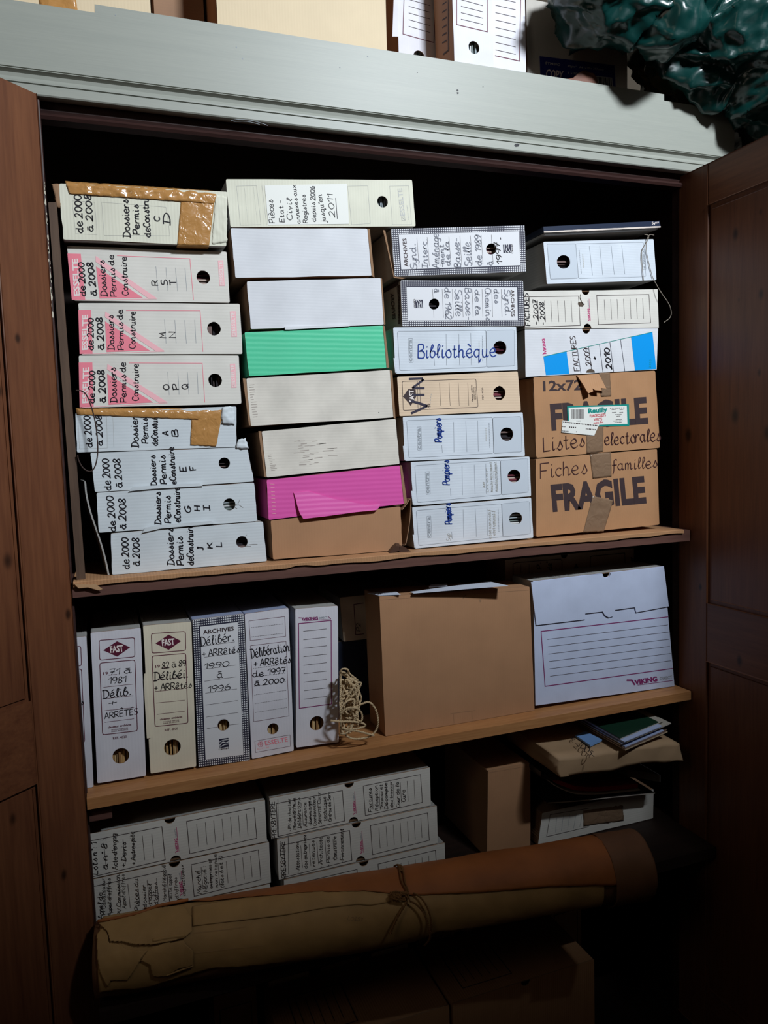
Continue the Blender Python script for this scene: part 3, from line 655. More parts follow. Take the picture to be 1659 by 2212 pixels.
def fast_print(F, root, ink='maroon', lines=True):
    k = Ink(F); k.frame([(282, 775), (575, 752), (578, 910), (288, 938)], 6, ink, 18); k.poly([(318, 857), (430, 782), (538, 833), (432, 908)], ink)
    k.e = 0.0006; k.type('FAST', (375, 876), (484, 864), 54, 'wprint', 0.035); k.e = 0.0004; k.build('brand_print', root)
    k = Ink(F); k.frame([(288, 962), (578, 935), (598, 1520), (312, 1553)], 6, ink, 18)
    k.type('19', (318, 1060), (357, 1056), 24, ink, 0.01)
    for a, b in (((318, 1162), (560, 1135)), ((312, 1258), (565, 1230)), ((322, 1355), (570, 1328)), ((328, 1450), (570, 1420)), ((362, 1062), (430, 1054))): k.line(a, b, 3.4, ink)
    k.type('classeur archives', (355, 1500), (548, 1474), 17, ink, 0.02); k.type('MODELE DEPOSE', (385, 1518), (520, 1500), 10, ink); k.type('MADE IN FRANCE', (385, 1532), (522, 1512), 10, ink)
    k.type('REF. 4020', (398, 1592), (512, 1576), 20, ink, 0.01); k.build('ruled_frame', root)
ARC_Q = [(1050, 608), (1475, 555), (1527, 1765), (1100, 1820)]
def arch_print(F, root):
    k = Ink(F); H = homog([(0, 0), (1, 0), (1, 1), (0, 1)], ARC_Q)
    def L(u, v): w = H @ np.array([u, v, 1.0]); return (w[0] / w[2], w[1] / w[2])
    k.poly([L(0.004, .002), L(0.996, .002), L(0.996, .998), L(0.004, .998)], 'navy', hole=(1307, 1473, 51))
    k.e = 0.0006; u0, u1, v0, v1 = 0.145, 0.875, 0.052, 0.955
    k.poly([L(u0, v0), L(u1, v0), L(u1, v1), L(u0, v1)], 'dotw', hole=(1307, 1473, 51))
    nu, nv = 24, 66
    for i in range(nu):
        for j in range(nv):
            u = (i + 0.5) / nu; v = (j + 0.5) / nv
            if u0 - 0.012 < u < u1 + 0.012 and v0 - 0.006 < v < v1 + 0.006: continue
            du, dv = 0.28 / nu, 0.28 / nv; k.poly([L(u - du, v - dv), L(u + du, v - dv), L(u + du, v + dv), L(u - du, v + dv)], 'dotw')
    k.build('dotted_border', root)
    k = Ink(F, 0.0008); k.type('ARCHIVES', (1140, 724), (1394, 692), 34, 'bprint', 0.025)
    for a, b in (((1140, 822), (1400, 787)), ((1145, 915), (1405, 880)), ((1145, 1013), (1408, 978)), ((1150, 1112), (1412, 1075)), ((1158, 1210), (1418, 1175)), ((1160, 1308), (1425, 1270)), ((1165, 1407), (1430, 1368)), ((1170, 1502), (1258, 1488)), ((1357, 1472), (1435, 1462))): k.line(a, b, 3, 'bprint')
    k.build('ruled_lines', root)
    k = Ink(F, 0.0008); k.poly([(1272, 1588), (1348, 1577), (1351, 1650), (1276, 1665)], 'navy'); k.e = 0.001
    k.lines([(1274, 1612), (1300, 1598), (1335, 1592), (1350, 1588)], 5, 'dotw', True); k.lines([(1276, 1640), (1300, 1612), (1325, 1618), (1350, 1608)], 7, 'dotw', True); k.lines([(1280, 1655), (1310, 1636), (1350, 1628)], 6, 'dotw', True)
    k.hand('Cemel', (1270, 1677), (1350, 1666), 14, 'bprint', 2.2); k.build('emblem', root)
VIK_Q = [(160, 745), (1345, 730), (1355, 1060), (168, 1066)]
def vik_print(F, root, mark=True, col='bprint'):
    k = Ink(F); k.frame([(205, 795), (668, 788), (683, 1040), (212, 1055)], 4, col); k.frame([(823, 783), (1270, 775), (1285, 1018), (838, 1032)], 4, col)
    for x in (320, 378, 432, 490, 548, 605): k.line((x, 828), (x + 10, 1010), 2.6, col)
    for x in (887, 942, 997, 1052, 1108, 1162, 1216): k.line((x, 818 - (x - 887) * .03), (x + 9, 992 - (x - 887) * .03), 2.6, col)
    k.build('ruled_frame', root)
    k = Ink(F)
    if mark:
        k.type('VIKING', (766, 985), (760, 895), 17, 'magenta', 0.03); k.type('DIRECT', (762, 885), (756, 825), 12, 'gprint', 0.01); k.line((770, 1000), (758, 812), 2.4, 'magenta'); k.lines([(748, 1004), (752, 996), (764, 990)], 5, 'magenta')
    else: k.line((762, 990), (752, 812), 4, 'gprint')
    k.build('brand_print', root)

# ================================================================== leftmost stack, upper shelf
DOS = 'white archive box laid on its side, handwritten with the letters '
GS = 'archive boxes stacked on the upper shelf'
# lettered C D, taped
q = [(225, 120), (1430, 180), (1423, 570), (255, 522)]
b = carton('archive_box', 'yellowed taped archive box handwritten C D, topmost of its stack', 'C', q, -0.022, 0.24, 'cream', 'greyS', group=GS, jit=0.0012)
k = Ink(Face('C', -0.022)); k.frame([(318, 245), (480, 255), (498, 488), (345, 480)], 1.5, 'lgprint'); k.frame([(530, 255), (990, 290), (1020, 495), (548, 492)], 1.5, 'lgprint'); k.build('ruled_lines', b)
k = Ink(Face('C', -0.022))
k.hand('de 2000', (396, 475), (380, 205), 52, w=8); k.hand('à 2008', (470, 465), (452, 205), 46, w=8); k.hand('Dossiers', (735, 505), (720, 238), 50, w=8)
k.hand('Permis', (803, 485), (793, 275), 46, w=8); k.hand('deConstru', (880, 505), (862, 225), 44, w=8); k.hand('C', (946, 390), (943, 360), 34, w=8); k.hand('D', (1020, 412), (1018, 342), 46, w=8); k.build('handwriting', b)
def sheet(name, z0, Y, quad, nu, nv, amp, freq, mat, parent, th=0.0, lift=0.001, edge_amp=0.0, seed=0, label=None, curl=None):
    """crumpled thin sheet laid over a face; quad in crop coordinates TL,TR,BR,BL; lift, amp in metres towards the room"""
    F = Face(z0, Y); v = []; f = []
    P = [np.array(p, float) for p in quad]
    for j in range(nv + 1):
        for i in range(nu + 1):
            u, w = i / nu, j / nv; p = (P[0] * (1 - u) + P[1] * u) * (1 - w) + (P[3] * (1 - u) + P[2] * u) * w
            q_ = F(p); nn = noise.noise(Vector((q_[0] * freq, q_[2] * freq, seed))) + 0.5 * abs(noise.noise(Vector((q_[0] * freq * 2.3, q_[2] * freq * 2.3, seed + 5))))
            rim = min(u, 1 - u, w, 1 - w) * 6; rim = min(1, rim)
            dy = lift + amp * (0.6 + nn) * (0.25 + 0.75 * rim)
            if curl: dy += curl(u, w)
            e = edge_amp * (1 - rim) * noise.noise(Vector((q_[0] * 120, q_[2] * 120, seed + 9)))
            v.append((q_[0] + e, q_[1] - dy, q_[2] + e))
    for j in range(nv):
        for i in range(nu): a = j * (nu + 1) + i; f.append((a, a + nu + 1, a + nu + 2, a + 1))
    o = mesh(name, v, f, mat, parent, None, True)
    if th:
        md = o.modifiers.new('s', 'SOLIDIFY'); md.thickness = th; md.offset = 1
    if label: o['label'] = label
    return o
def topcurl(a): return lambda u, w: -a * max(0, 0.45 - w) ** 1.5 * 3
sheet('packing_tape', 'C', -0.022, [(262, 92), (1362, 165), (1335, 268), (300, 196)], 90, 14, 0.0032, 60, K['tape'], b, 0.0003, 0.0012, 0.001, 3, 'glossy brown tape along the top edge', topcurl(0.012))
sheet('packing_tape', 'C', -0.022, [(1098, 240), (1335, 262), (1300, 566), (1072, 560)], 20, 26, 0.0008, 40, K['tape'], b, 0.0003, 0.0008, 0.0005, 4, 'brown tape wrapped down the front')
m = MB(); p = [un(*zp('C', a), -0.0225) for a in ((1072, 562), (1302, 568))]
m.prism([p[0], p[1], p[1] + np.array([0, 0.06, -0.0015]), p[0] + np.array([0, 0.06, -0.0015])], (0, 0, -0.0004)); m.build('packing_tape', K['tape'], b)
sheet('torn_flap', 'C', -0.022, [(1345, 200), (1428, 215), (1428, 540), (1318, 558)], 12, 22, 0.0012, 90, K['cream'], b, 0.0006, 0.0002, 0.003, 8, 'crumpled torn corner')
sheet('torn_flap', 'C', -0.022, [(168, 125), (222, 118), (245, 300), (215, 300)], 6, 12, 0.003, 60, K['edge'], b, 0.0015, -0.004, 0.004, 9, 'ragged grey cardboard corner')
# the three with pink print
for q, z0, let, ll, pos, hc in (([(280, 568), (1425, 610), (1448, 975), (330, 960)], 'C', 'RST', 'R S T', 'second from the top', 'red'),
                           ([(362, 978), (1518, 972), (1538, 1342), (385, 1347)], 'C', 'MN', 'M N', 'third from the top', 'dark'),
                           ([(326, -36), (1350, -36), (1367, 272), (345, 300)], 'D', 'OPQ', 'O P Q', 'fourth from the top', 'dark')):
    F = sub(ESS_Q, z0, q, 0.0)
    hz = [zp(z0, p) for p in q]; hole = F.H @ np.array([1258, 793, 1.0]); hp = (hole[0] / hole[2], hole[1] / hole[2])
    b = carton('archive_box', 'pink and white archive box handwritten %s, %s of its stack' % (ll, pos), 'px', hz, 0.0, 0.25, 'esselte', 'greyS', [(hp[0], hp[1], 14.6)], group=GS,
               papers='v' if let != 'RST' else 'h', plabel='papers inside the pink and white archive box handwritten %s' % ll, hcol=hc, rag=0.0004)
    esselte_print(F, b); k = Ink(F)
    k.hand('de 2000', (416, 928), (401, 690), 42, w=8); k.hand('à 2008', (495, 925), (467, 690), 44, w=9); k.hand('Dossiers', (570, 927), (548, 672), 46, w=7); k.hand('Permis de', (637, 930), (615, 632), 42, w=6.5); k.hand('Construire', (720, 922), (707, 648), 42, w=6.5)
    for i, c in enumerate(let): 
        x = (935, 1003, 1067)[i]; k.hand(c, (x, 850), (x - 5, 812), 44, w=6.5)
    k.build('handwriting', b)
# plain letters below
def dossier(q, z0, Y, label, texts, hole, plabel, hc, taped=False, tear=None, front='cool', let=()):
    b = carton('archive_box', label, z0, q, Y, 0.25, front, 'greyS', [hole] if hole else [], group=GS, papers='h', plabel=plabel, hcol=hc, jit=0.0008)
    k = Ink(Face(z0, Y))
    for t, a, c, h in texts: k.hand(t, a, c, h, w=6.8)
    k.build('handwriting', b)
    if tear:
        k = Ink(Face(z0, Y), 0.0003)
        for t in tear: k.lines(t, 2.2, 'crack')
        k.build('tear', b)
    return b
b = dossier([(305, 332), (1335, 290), (1335, 548), (315, 585)], 'D', 0.0, 'taped white archive box handwritten A B, under the pink and white boxes',
    [('de 2000', (415, 550), (395, 350), 42), ('à 2008', (480, 540), (470, 350), 36), ('Dossiers', (710, 550), (700, 325), 44), ('Permis', (772, 525), (765, 365), 40), ('deConstuire', (832, 540), (828, 330), 38), ('A', (902, 475), (900, 448), 38), ('B', (962, 482), (956, 440), 36)], None, None, 'dark')
k = Ink(Face('D', 0.0)); k.frame([(320, 345), (505, 350), (510, 556), (332, 562)], 1.4, 'lgprint'); k.line((545, 360), (552, 550), 1.4, 'lgprint'); k.build('ruled_lines', b)
sheet('packing_tape', 'D', 0.0, [(306, 300), (1250, 300), (1240, 382), (316, 343)], 70, 8, 0.0022, 60, K['tape'], b, 0.0003, 0.0006, 0.001, 13, 'glossy brown tape along the top', topcurl(0.006))
sheet('packing_tape', 'D', 0.0, [(1050, 330), (1250, 312), (1205, 546), (1040, 538)], 18, 24, 0.0016, 50, K['tape'], b, 0.0003, 0.0008, 0.001, 14, 'brown tape wrapped down the front')
sheet('torn_flap', 'D', 0.0, [(1245, 296), (1316, 290), (1322, 410), (1240, 400)], 8, 10, 0.004, 80, K['cool'], b, 0.001, 0.0006, 0.004, 15, 'torn crumpled corner')
b = dossier([(400, 580), (1405, 545), (1447, 770), (430, 838)], 'D', -0.002, 'white archive box handwritten E F, above the one lettered G H I',
    [('de 2000', (535, 825), (515, 625), 44), ('à 2008', (605, 808), (590, 630), 42), ('Dossiers', (825, 797), (815, 605), 36), ('Permis', (890, 785), (878, 605), 40), ('eConstruire', (950, 788), (933, 550), 36), ('E', (1015, 705), (1012, 677), 38), ('F', (1078, 695), (1072, 668), 38)],
    (1258, 653, 36), 'papers inside the white archive box handwritten E F', 'dark')
sheet('torn_flap', 'D', -0.002, [(1345, 505), (1392, 492), (1412, 560), (1330, 556)], 8, 10, 0.003, 60, K['cool'], b, 0.0015, 0.001, 0.004, 16, 'torn top corner')
b = dossier([(440, 842), (1448, 777), (1470, 1024), (455, 1098)], 'D', -0.004, 'white archive box handwritten G H I, with a torn finger hole',
    [('de 2000', (565, 1090), (545, 865), 44), ('à 2008', (630, 1075), (625, 885), 44), ('Dossiers', (852, 1045), (850, 840), 38), ('Permis', (917, 1035), (912, 865), 40), ('eConstruire', (978, 1030), (970, 806), 38), ('G', (1045, 970), (1040, 932), 34), ('H', (1105, 957), (1103, 930), 36), ('I', (1166, 957), (1162, 924), 36)],
    (1290, 917, 39), 'papers inside the white archive box handwritten G H I', 'white', tear=[[(1325, 920), (1345, 912), (1358, 885)], [(1325, 925), (1350, 920), (1378, 938)], [(1322, 935), (1340, 945)]])
b = dossier([(532, 1103), (1505, 1020), (1530, 1280), (540, 1368)], 'D', -0.006, 'white archive box handwritten J K L, lowest of the leftmost stack',
    [('de 2000', (650, 1330), (640, 1130), 44), ('à 2008', (716, 1310), (712, 1135), 44), ('Dossiers', (937, 1305), (930, 1070), 42), ('Permis', (1000, 1305), (990, 1125), 42), ('deConstruire', (1061, 1305), (1055, 1047), 40), ('J', (1125, 1212), (1122, 1187), 34), ('K', (1183, 1197), (1180, 1160), 34), ('L', (1241, 1187), (1238, 1160), 34)],
    (1370, 1157, 37), 'papers inside the white archive box handwritten J K L', 'dark', tear=[[(1395, 1180), (1415, 1176), (1440, 1172), (1470, 1172)], [(1390, 1186), (1430, 1185)], [(1385, 1125), (1402, 1112)]])
# ================================================================== second stack
P2 = 'plain '
b = carton('archive_box', 'long white archive box with a handwritten sticker, overhanging the top of the second stack', 'E', [(133, 90), (1555, 98), (1582, 445), (200, 452)], 0.0, 0.33, 'cream', 'greyS', [(1335, 262, 39)], group=GS, papers='v', plabel='papers inside the long white archive box with the sticker', hcol='white')
k = Ink(Face('E', 0.0)); k.frame([(245, 145), (395, 142), (428, 432), (275, 437)], 1.8, 'lgprint'); k.dash((305, 160), (330, 425), 1.5, 'lgprint', 24); k.dash((372, 155), (400, 420), 1.5, 'lgprint', 24)
k.line((435, 142), (470, 437), 1.8, 'lgprint'); k.frame([(1075, 145), (1225, 143), (1245, 425), (1105, 432)], 1.8, 'lgprint'); k.frame([(1388, 145), (1530, 143), (1552, 432), (1410, 432)], 1.8, 'lgprint')
k.type('ESSELTE', (1502, 365), (1480, 160), 34, 'lgprint', 0.02); k.frame([(1476, 375), (1500, 373), (1505, 400), (1480, 402)], 2, 'lgprint'); k.line((1476, 375), (1505, 400), 2, 'lgprint'); k.line((1500, 373), (1480, 402), 2, 'lgprint'); k.dash((1518, 290), (1530, 400), 4, 'lgprint', 10); k.build('printed_frames', b)
k = Ink(Face('E', 0.0), 0.0008); k.poly([(455, 140), (1068, 130), (1085, 428), (482, 437)], 'paper'); st = k.build('sticker', b, 'white paper sticker')
k = Ink(Face('E', 0.0), 0.001)
for t, a, c, h in (('Pièces', (532, 420), (515, 250), 42), ('Etat -', (602, 415), (588, 255), 34), ('Civil', (660, 400), (655, 240), 36), ('annexes aux', (722, 425), (685, 140), 30), ('Registres', (776, 420), (758, 212), 32), ('depuis 2006', (838, 412), (824, 150), 32), ("jusqu'en", (912, 415), (880, 208), 34), ('2011', (978, 375), (962, 210), 40)): k.hand(t, a, c, h, w=4.6)
k.line((827, 148), (834, 255), 4, 'ink'); k.line((984, 235), (997, 390), 5, 'ink'); k.build('handwriting', b)
PL = [('white', 'E', [(200, 457), (1222, 463), (1255, 813), (237, 830)], 'plain white box under the long stickered archive box', 'kraftS', 0.0, 'archive_box'),
      ('white', 'E', [(322, 857), (1322, 832), (1345, 1178), (352, 1213)], 'plain white box resting on the green box', 'kraftS', 0.0, 'archive_box'),
      ('green', 'E', [(305, 1237), (1338, 1187), (1365, 1503), (340, 1563)], 'bright green ribbed cardboard box', 'green', 0.0, 'archive_box'),
      ('creamZ', 'F', [(197, 140), (1365, 72), (1395, 458), (235, 530)], 'plain cream box directly under the green box', 'kraftS', 0.0, 'archive_box'),
      ('creamZ', 'F', [(322, 572), (1412, 470), (1445, 838), (362, 948)], 'soot stained off-white box resting on the pink box', 'kraftS', 0.0, 'archive_box'),
      ('pink', 'F', [(362, 968), (1450, 850), (1480, 1163), (378, 1293)], 'bright pink ribbed cardboard box with a torn hanging flap', 'pink', 0.0, 'archive_box'),
      ('kraft', 'F', [(395, 1300), (1452, 1185), (1466, 1540), (415, 1616)], 'plain brown cardboard box under the pink box', 'kraftS', 0.0, 'archive_box')]
B2 = []
for fr, z0, q, lab, sd, Y, nm in PL: B2.append(carton(nm, lab, z0, q, Y, 0.25, fr, sd, group=GS, jit=0.0008))
# flaps and details of the second stack
def flap(name, z0, pts, Y, th, mat, parent, label=None, tilt=0.0):
    """stiff board: outline in crop coordinates at depth Y; tilt leans its lower edge out"""
    F = Face(z0, Y); P = [F(p) for p in pts]; zt = max(p[2] for p in P)
    P = [np.array([p[0], p[1] - (zt - p[2]) * tilt, p[2]]) for p in P]; m = MB(); m.prism(P, (0, th, 0)); return setp(m.build(name, mat, parent), label)
flap('lid_tab', 'D', [(648, 834), (672, 806), (800, 797), (1095, 783), (1122, 799), (1000, 806), (800, 818), (690, 828)], -0.0085, 0.003, K['cool'], bpy.data.objects['archive_box.006'])
flap('lid_tab', 'D', [(733, 1099), (750, 1066), (830, 1051), (1172, 1024), (1202, 1040), (1100, 1050), (850, 1072), (770, 1090)], -0.0105, 0.003, K['cool'], bpy.data.objects['archive_box.007'])
flap('side_flap', 'E', [(1224, 462), (1240, 466), (1275, 828), (1256, 815)], -0.001, 0.004, K['edge'], B2[0], 'bare brown edge')
flap('side_flap', 'E', [(1323, 832), (1331, 836), (1356, 1176), (1346, 1180)], -0.001, 0.004, K['edge'], B2[1], 'bare brown edge')
flap('tuck_flap', 'E', [(605, 1195), (1085, 1180), (1090, 1190), (980, 1198), (640, 1216), (607, 1216)], -0.0045, 0.003, K['white'], B2[1])
flap('side_flap', 'E', [(1339, 1187), (1352, 1190), (1385, 1500), (1366, 1503)], -0.001, 0.004, K['edge'], B2[2], 'bare brown edge')
flap('side_flap', 'F', [(168, 140), (194, 142), (232, 528), (218, 520)], -0.001, 0.004, K['edge'], B2[3], 'bare brown edge')
flap('side_flap', 'F', [(1366, 72), (1385, 80), (1412, 470), (1396, 458)], -0.001, 0.004, K['edge'], B2[3], 'bare brown edge')
flap('side_flap', 'F', [(296, 570), (318, 572), (358, 948), (345, 942)], -0.001, 0.004, K['edge'], B2[4], 'bare brown edge')
flap('hanging_flap', 'F', [(583, 1072), (596, 1120), (606, 1170), (625, 1235), (652, 1282), (830, 1262), (1080, 1228), (1245, 1212), (1268, 1192), (1278, 1164), (1180, 1172), (900, 1120), (700, 1060)], -0.002, 0.0025, K['pink'], B2[5], 'torn pink flap hanging over the box below', 0.16)
flap('side_flap', 'F', [(1448, 848), (1464, 850), (1506, 1150), (1482, 1168)], -0.001, 0.004, K['edge'], B2[5], 'bare brown edge')
k = Ink(Face('F', 0.0), 0.0005)
for i in range(9): k.line((392 + i * 2, 1001 + i * 30), (425 + i * 1.5, 1003 + i * 30), 3, 'rosel')
k.build('painted_gloss_strokes', B2[5])  # pale strokes put gloss into the colour along the pink creases
k = Ink(Face('F', 0.0), 0.0003); rr = random.Random(4); sm = plain('soot_smudge', sr(176, 166, 158), 0.9, 0.0)
for i in range(26):
    x = 690 + rr.uniform(-110, 60) + (120 if i % 2 else 0); y = 655 + (i % 11) * 19 + rr.uniform(-3, 3)
    k.line((x, y), (x + rr.uniform(30, 90), y - rr.uniform(2, 8)), rr.uniform(3, 7), sm)
for i in range(10): y = 765 + i * 14; k.line((372 + i * 3, y), (372 + i * 3 + rr.uniform(20, 50), y - 3), 4, sm)
k.build('soot_smudges', B2[4])
k = Ink(Face('F', 0.0), 0.0003)
for i in range(14): y = 195 + i * 20; x = 205 + i * 2.5; k.line((x + 12, y), (x + 30 + rr.uniform(0, 30), y - 3), 5, sm)
k.poly([(1271, 418), (1276, 414), (1280, 419), (1275, 423)], 'ink'); k.build('soot_smudges', B2[3])
# bent card standing between the second and third stacks, and dark scrap below it
F = Face('F', -0.004); c = crom([F(p) for p in ((1462, 1212), (1500, 1165), (1532, 1120), (1532, 1200), (1522, 1320), (1495, 1480), (1478, 1502))], 4)
m = MB(); n = len(c); m.v = [tuple(p) for p in c] + [tuple(p + np.array([0.002, 0, 0])) for p in c] + [tuple(p + np.array([-0.004, 0.10, 0.0])) for p in c] + [tuple(p + np.array([-0.002, 0.10, 0])) for p in c]
for i in range(n - 1): m.f += [(i, i + 1, n + i + 1, n + i), (i, 2 * n + i, 2 * n + i + 1, i + 1), (n + i, n + i + 1, 3 * n + i + 1, 3 * n + i)]; m.m += [0, 0, 0]
setp(m.build('cardboard_strip', K['kraftS']), 'bent brown card strip standing between the brown box and the pale grey boxes', 'cardboard')
m = MB(); F = Face('F', -0.03); P = [F(p) for p in ((1355, 1572), (1385, 1535), (1418, 1506), (1448, 1512), (1440, 1548), (1400, 1556), (1375, 1575))]
m.prism(P, (0.01, 0.03, 0.004)); P = [F(p) for p in ((1445, 1512), (1500, 1525), (1545, 1555), (1530, 1562), (1470, 1560), (1440, 1550))]; m.prism(P, (0.004, 0.03, 0.002))
setp(m.build('paper_scrap', plain('dark_scrap', sr(70, 48, 38), 0.5)), 'small dark curled scrap on the upper shelf edge', 'scrap')
# ================================================================== third stack
AQ1 = [(195, 150), (1455, 115), (1470, 555), (230, 600)]; AQ2 = [(285, 635), (1440, 640), (1450, 1065), (300, 1070)]
def arch(z0, q, rot, Y, label, plabel, hands, hc='dark', scale=1.0, group=GS, dep=0.25, papers='h'):
    src = ARC_Q
    dst = {'up': [q[3], q[0], q[1], q[2]], 'down': [q[1], q[2], q[3], q[0]], 'std': q}[rot]
    F = sub(src, z0, dst, Y); h = F.H @ np.array([1307, 1473, 1.0]); h = (h[0] / h[2], h[1] / h[2])
    b = carton('archive_box', label, 'px', [zp(z0, p) for p in q], Y, dep, 'white', 'greyS' if rot != 'std' else 'blueS', [(h[0], h[1], 11.3 if rot != 'std' else 12.5)], group=group, papers=papers, plabel=plabel, hcol=hc)
    arch_print(F, b); k = Ink(Face(z0, Y), 0.0010)
    for t, a, c, hh, mt, w in hands: k.hand(t, a, c, hh, mt, w)
    k.build('handwriting', b); return b
pz = 'pencil'
a1 = arch('G', AQ1, 'up', -0.004, 'archive box with black dotted border, faint writing ending 1997, atop the third stack', 'papers inside the dotted archive box whose writing ends 1997',
     [('Synd.', (440, 530), (425, 300), 58, pz, 7.5), ('Interc.', (540, 520), (530, 255), 52, pz, 7.5), ('Aménage', (648, 520), (640, 195), 62, pz, 7.5), ('-ment', (700, 512), (690, 300), 44, pz, 7.5), ('de la', (752, 500), (740, 270), 46, pz, 7.5),
      ('Basse-', (850, 512), (835, 240), 60, pz, 7.5), ('Seille', (955, 500), (940, 275), 68, pz, 7.5), ('de 1989', (1050, 498), (1040, 215), 56, pz, 7.5), ('à', (1155, 492), (1150, 455), 56, pz, 7.5), ('1997', (1246, 485), (1216, 282), 50, 'ink', 6), ('-', (1236, 252), (1233, 232), 20, 'ink', 6)], 'red')
a2 = arch('G', AQ2, 'down', 0.0, 'archive box with black dotted border turned head to tail, faint writing with 1962', 'papers inside the dotted archive box whose writing has 1962',
     [('Synd.', (1260, 722), (1274, 960), 55, pz, 7.5), ('des', (1164, 718), (1172, 850), 48, pz, 7.5), ('Chemins', (1080, 710), (1090, 1012), 50, pz, 7.5), ('de la', (985, 725), (992, 965), 45, pz, 7.5), ('Basse-', (890, 710), (902, 1005), 58, pz, 7.5),
      ('Seille', (795, 722), (806, 972), 62, pz, 7.5), ('de 1962', (700, 705), (710, 1002), 55, pz, 7.5), ('à', (600, 716), (603, 755), 50, pz, 7.5)])
x2 = unX(*zp('G', (290, 850)), 1)[0]; xs = float(un(*zp('G', (290, 850)), 0.0)[0])
F = Face('G', xs - 0.0006, 'X', n=(-1, 0, 0)); k = Ink(F, 0.0003)
for i in range(5): k.line((128, 722 + i * 7), (262, 650 + i * 7), 3, 'bprint')
k.type('ARCHIVES', (190, 760), (208, 1005), 30, 'bprint', 0.02); k.lines([(262, 690), (252, 700), (285, 1055)], 3, 'bprint')
for i in range(26): k.line((262, 692 + i * 14), (278, 684 + i * 14.3), 4, 'bprint')
k.build('side_print', a2)
flap('side_flap', 'G', [(120, 160), (140, 165), (225, 600), (340, 612), (300, 622), (222, 612)], -0.005, 0.003, K['edge'], a1, 'bare brown edge')
CENS = [('G', [(215, 1080), (1375, 1065), (1388, 1482), (240, 1516)], 0.0, 'pale grey archive box with large blue handwriting Bibliothèque', 'papers inside the pale grey box with the large blue word', 'red'),
        ('I', [(290, 500), (1365, 460), (1385, 850), (310, 895)], 0.0, 'pale grey archive box handwritten Pompiers, topmost of three alike', 'papers inside the topmost Pompiers box', 'dark'),
        ('I', [(362, 905), (1425, 838), (1440, 1210), (385, 1295)], -0.002, 'pale grey archive box handwritten Pompiers, middle of three alike', 'papers inside the middle Pompiers box', 'red'),
        ('I', [(375, 1310), (1440, 1222), (1460, 1582), (400, 1680)], -0.003, 'pale grey archive box handwritten Pompiers, lowest, standing on the shelf', 'papers inside the lowest Pompiers box', 'white')]
HT = [('Bibliothèque', (450, 1368), (1185, 1352), 122, 10.5), ('Pompiers', (642, 722), (632, 515), 62, 9), ('Pompiers', (712, 1108), (704, 890), 62, 8), ('Pompiers', (731, 1458), (716, 1275), 58, 9)]
CB = []
for (z0, q, Y, lab, pl, hc), (t, a, c, h, w) in zip(CENS, HT):
    F = sub(CEN_Q, z0, q, Y); hh = F.H @ np.array([1222, 655, 1.0]); hh = (hh[0] / hh[2], hh[1] / hh[2])
    b = carton('archive_box', lab, 'px', [zp(z0, p) for p in q], Y, 0.25, 'centra', 'greyS' if z0 == 'G' else 'greyS', [(hh[0], hh[1], 13.8)], group=GS, papers='h', plabel=pl, hcol=hc); CB.append(b)
    centra_print(F, b); k = Ink(Face(z0, Y), 0.0006); k.hand(t, a, c, h, 'blueink', w, 0.05 if t[0] == 'B' else 0.12); k.build('handwriting', b)
    P = [F(p) for p in ((292, 760), (310, 762), (322, 885), (306, 888))]; m = MB(); m.prism([p + np.array([-0.0005, -0.0012, 0]) for p in P], (0, 0.001, 0)); m.build('tuck_tab', K['centra'], b)
k = Ink(Face('I', -0.002), 0.0005); rr = random.Random(2)
for (x0, y0, x1, y1) in ((1098, 1170, 1090, 905), (1140, 1165, 1130, 900), (1060, 1180, 1052, 960), (1030, 1130, 1024, 1080)): k.hand('minutes recrutement' if x0 > 1090 else 'inscr', (x0, y0), (x1, y1), 26, 'lgprint', 3)
k.build('faded_writing', CB[2]); k = Ink(Face('I', -0.003), 0.0005)
for (x0, y0, x1, y1) in ((1085, 1590, 1078, 1330), (1120, 1560, 1112, 1340)): k.hand('etat nominatif', (x0, y0), (x1, y1), 26, 'lgprint', 3)
k.hand('Syp', (720, 1610), (712, 1545), 34, 'lgprint', 3); k.build('faded_writing', CB[3])
# buff box marked VIN
q = [(240, 140), (1320, 92), (1348, 445), (262, 508)]
# measured layout of this box, turned a quarter left
b = carton('archive_box', 'buff archive box with thick dark marker letters VIN', 'I', q, 0.0, 0.25, 'buff', 'kraftS', [(1155, 287, 54)], group=GS, papers='h', plabel='papers inside the buff box marked VIN', hcol='red', rag=0.0012)
k = Ink(Face('I', 0.0)); k.poly([(292, 318), (340, 250), (405, 255), (410, 320), (362, 402), (340, 370)], 'bprint'); k.e = 0.0006; k.type('FAST', (392, 365), (385, 258), 42, 'wprint', 0.03); k.build('brand_print', b)
k = Ink(Face('I', 0.0)); k.frame([(285, 182), (945, 160), (965, 412), (295, 442)], 3.6, 'bprint', 14); k.line((420, 178), (428, 436), 3, 'bprint'); k.line((440, 178), (450, 436), 3, 'bprint')
for x in (620, 705, 787, 872): k.line((x, 192), (x + 10, 400), 2.2, 'bprint')
k.type('classeur archives', (920, 362), (912, 210), 14, 'bprint', 0.02); k.type('MODELE DEPOSE', (936, 345), (930, 235), 9, 'bprint'); k.type('MADE IN FRANCE', (950, 345), (944, 232), 9, 'bprint'); k.type('REF. 4020', (1015, 342), (1010, 238), 14, 'bprint')
k.dash((545, 292), (530, 440), 3, 'gprint', 6); k.hand('19', (540, 420), (536, 385), 22, 'bprint', 3); k.build('ruled_frame', b)
k = Ink(Face('I', 0.0), 0.0008)
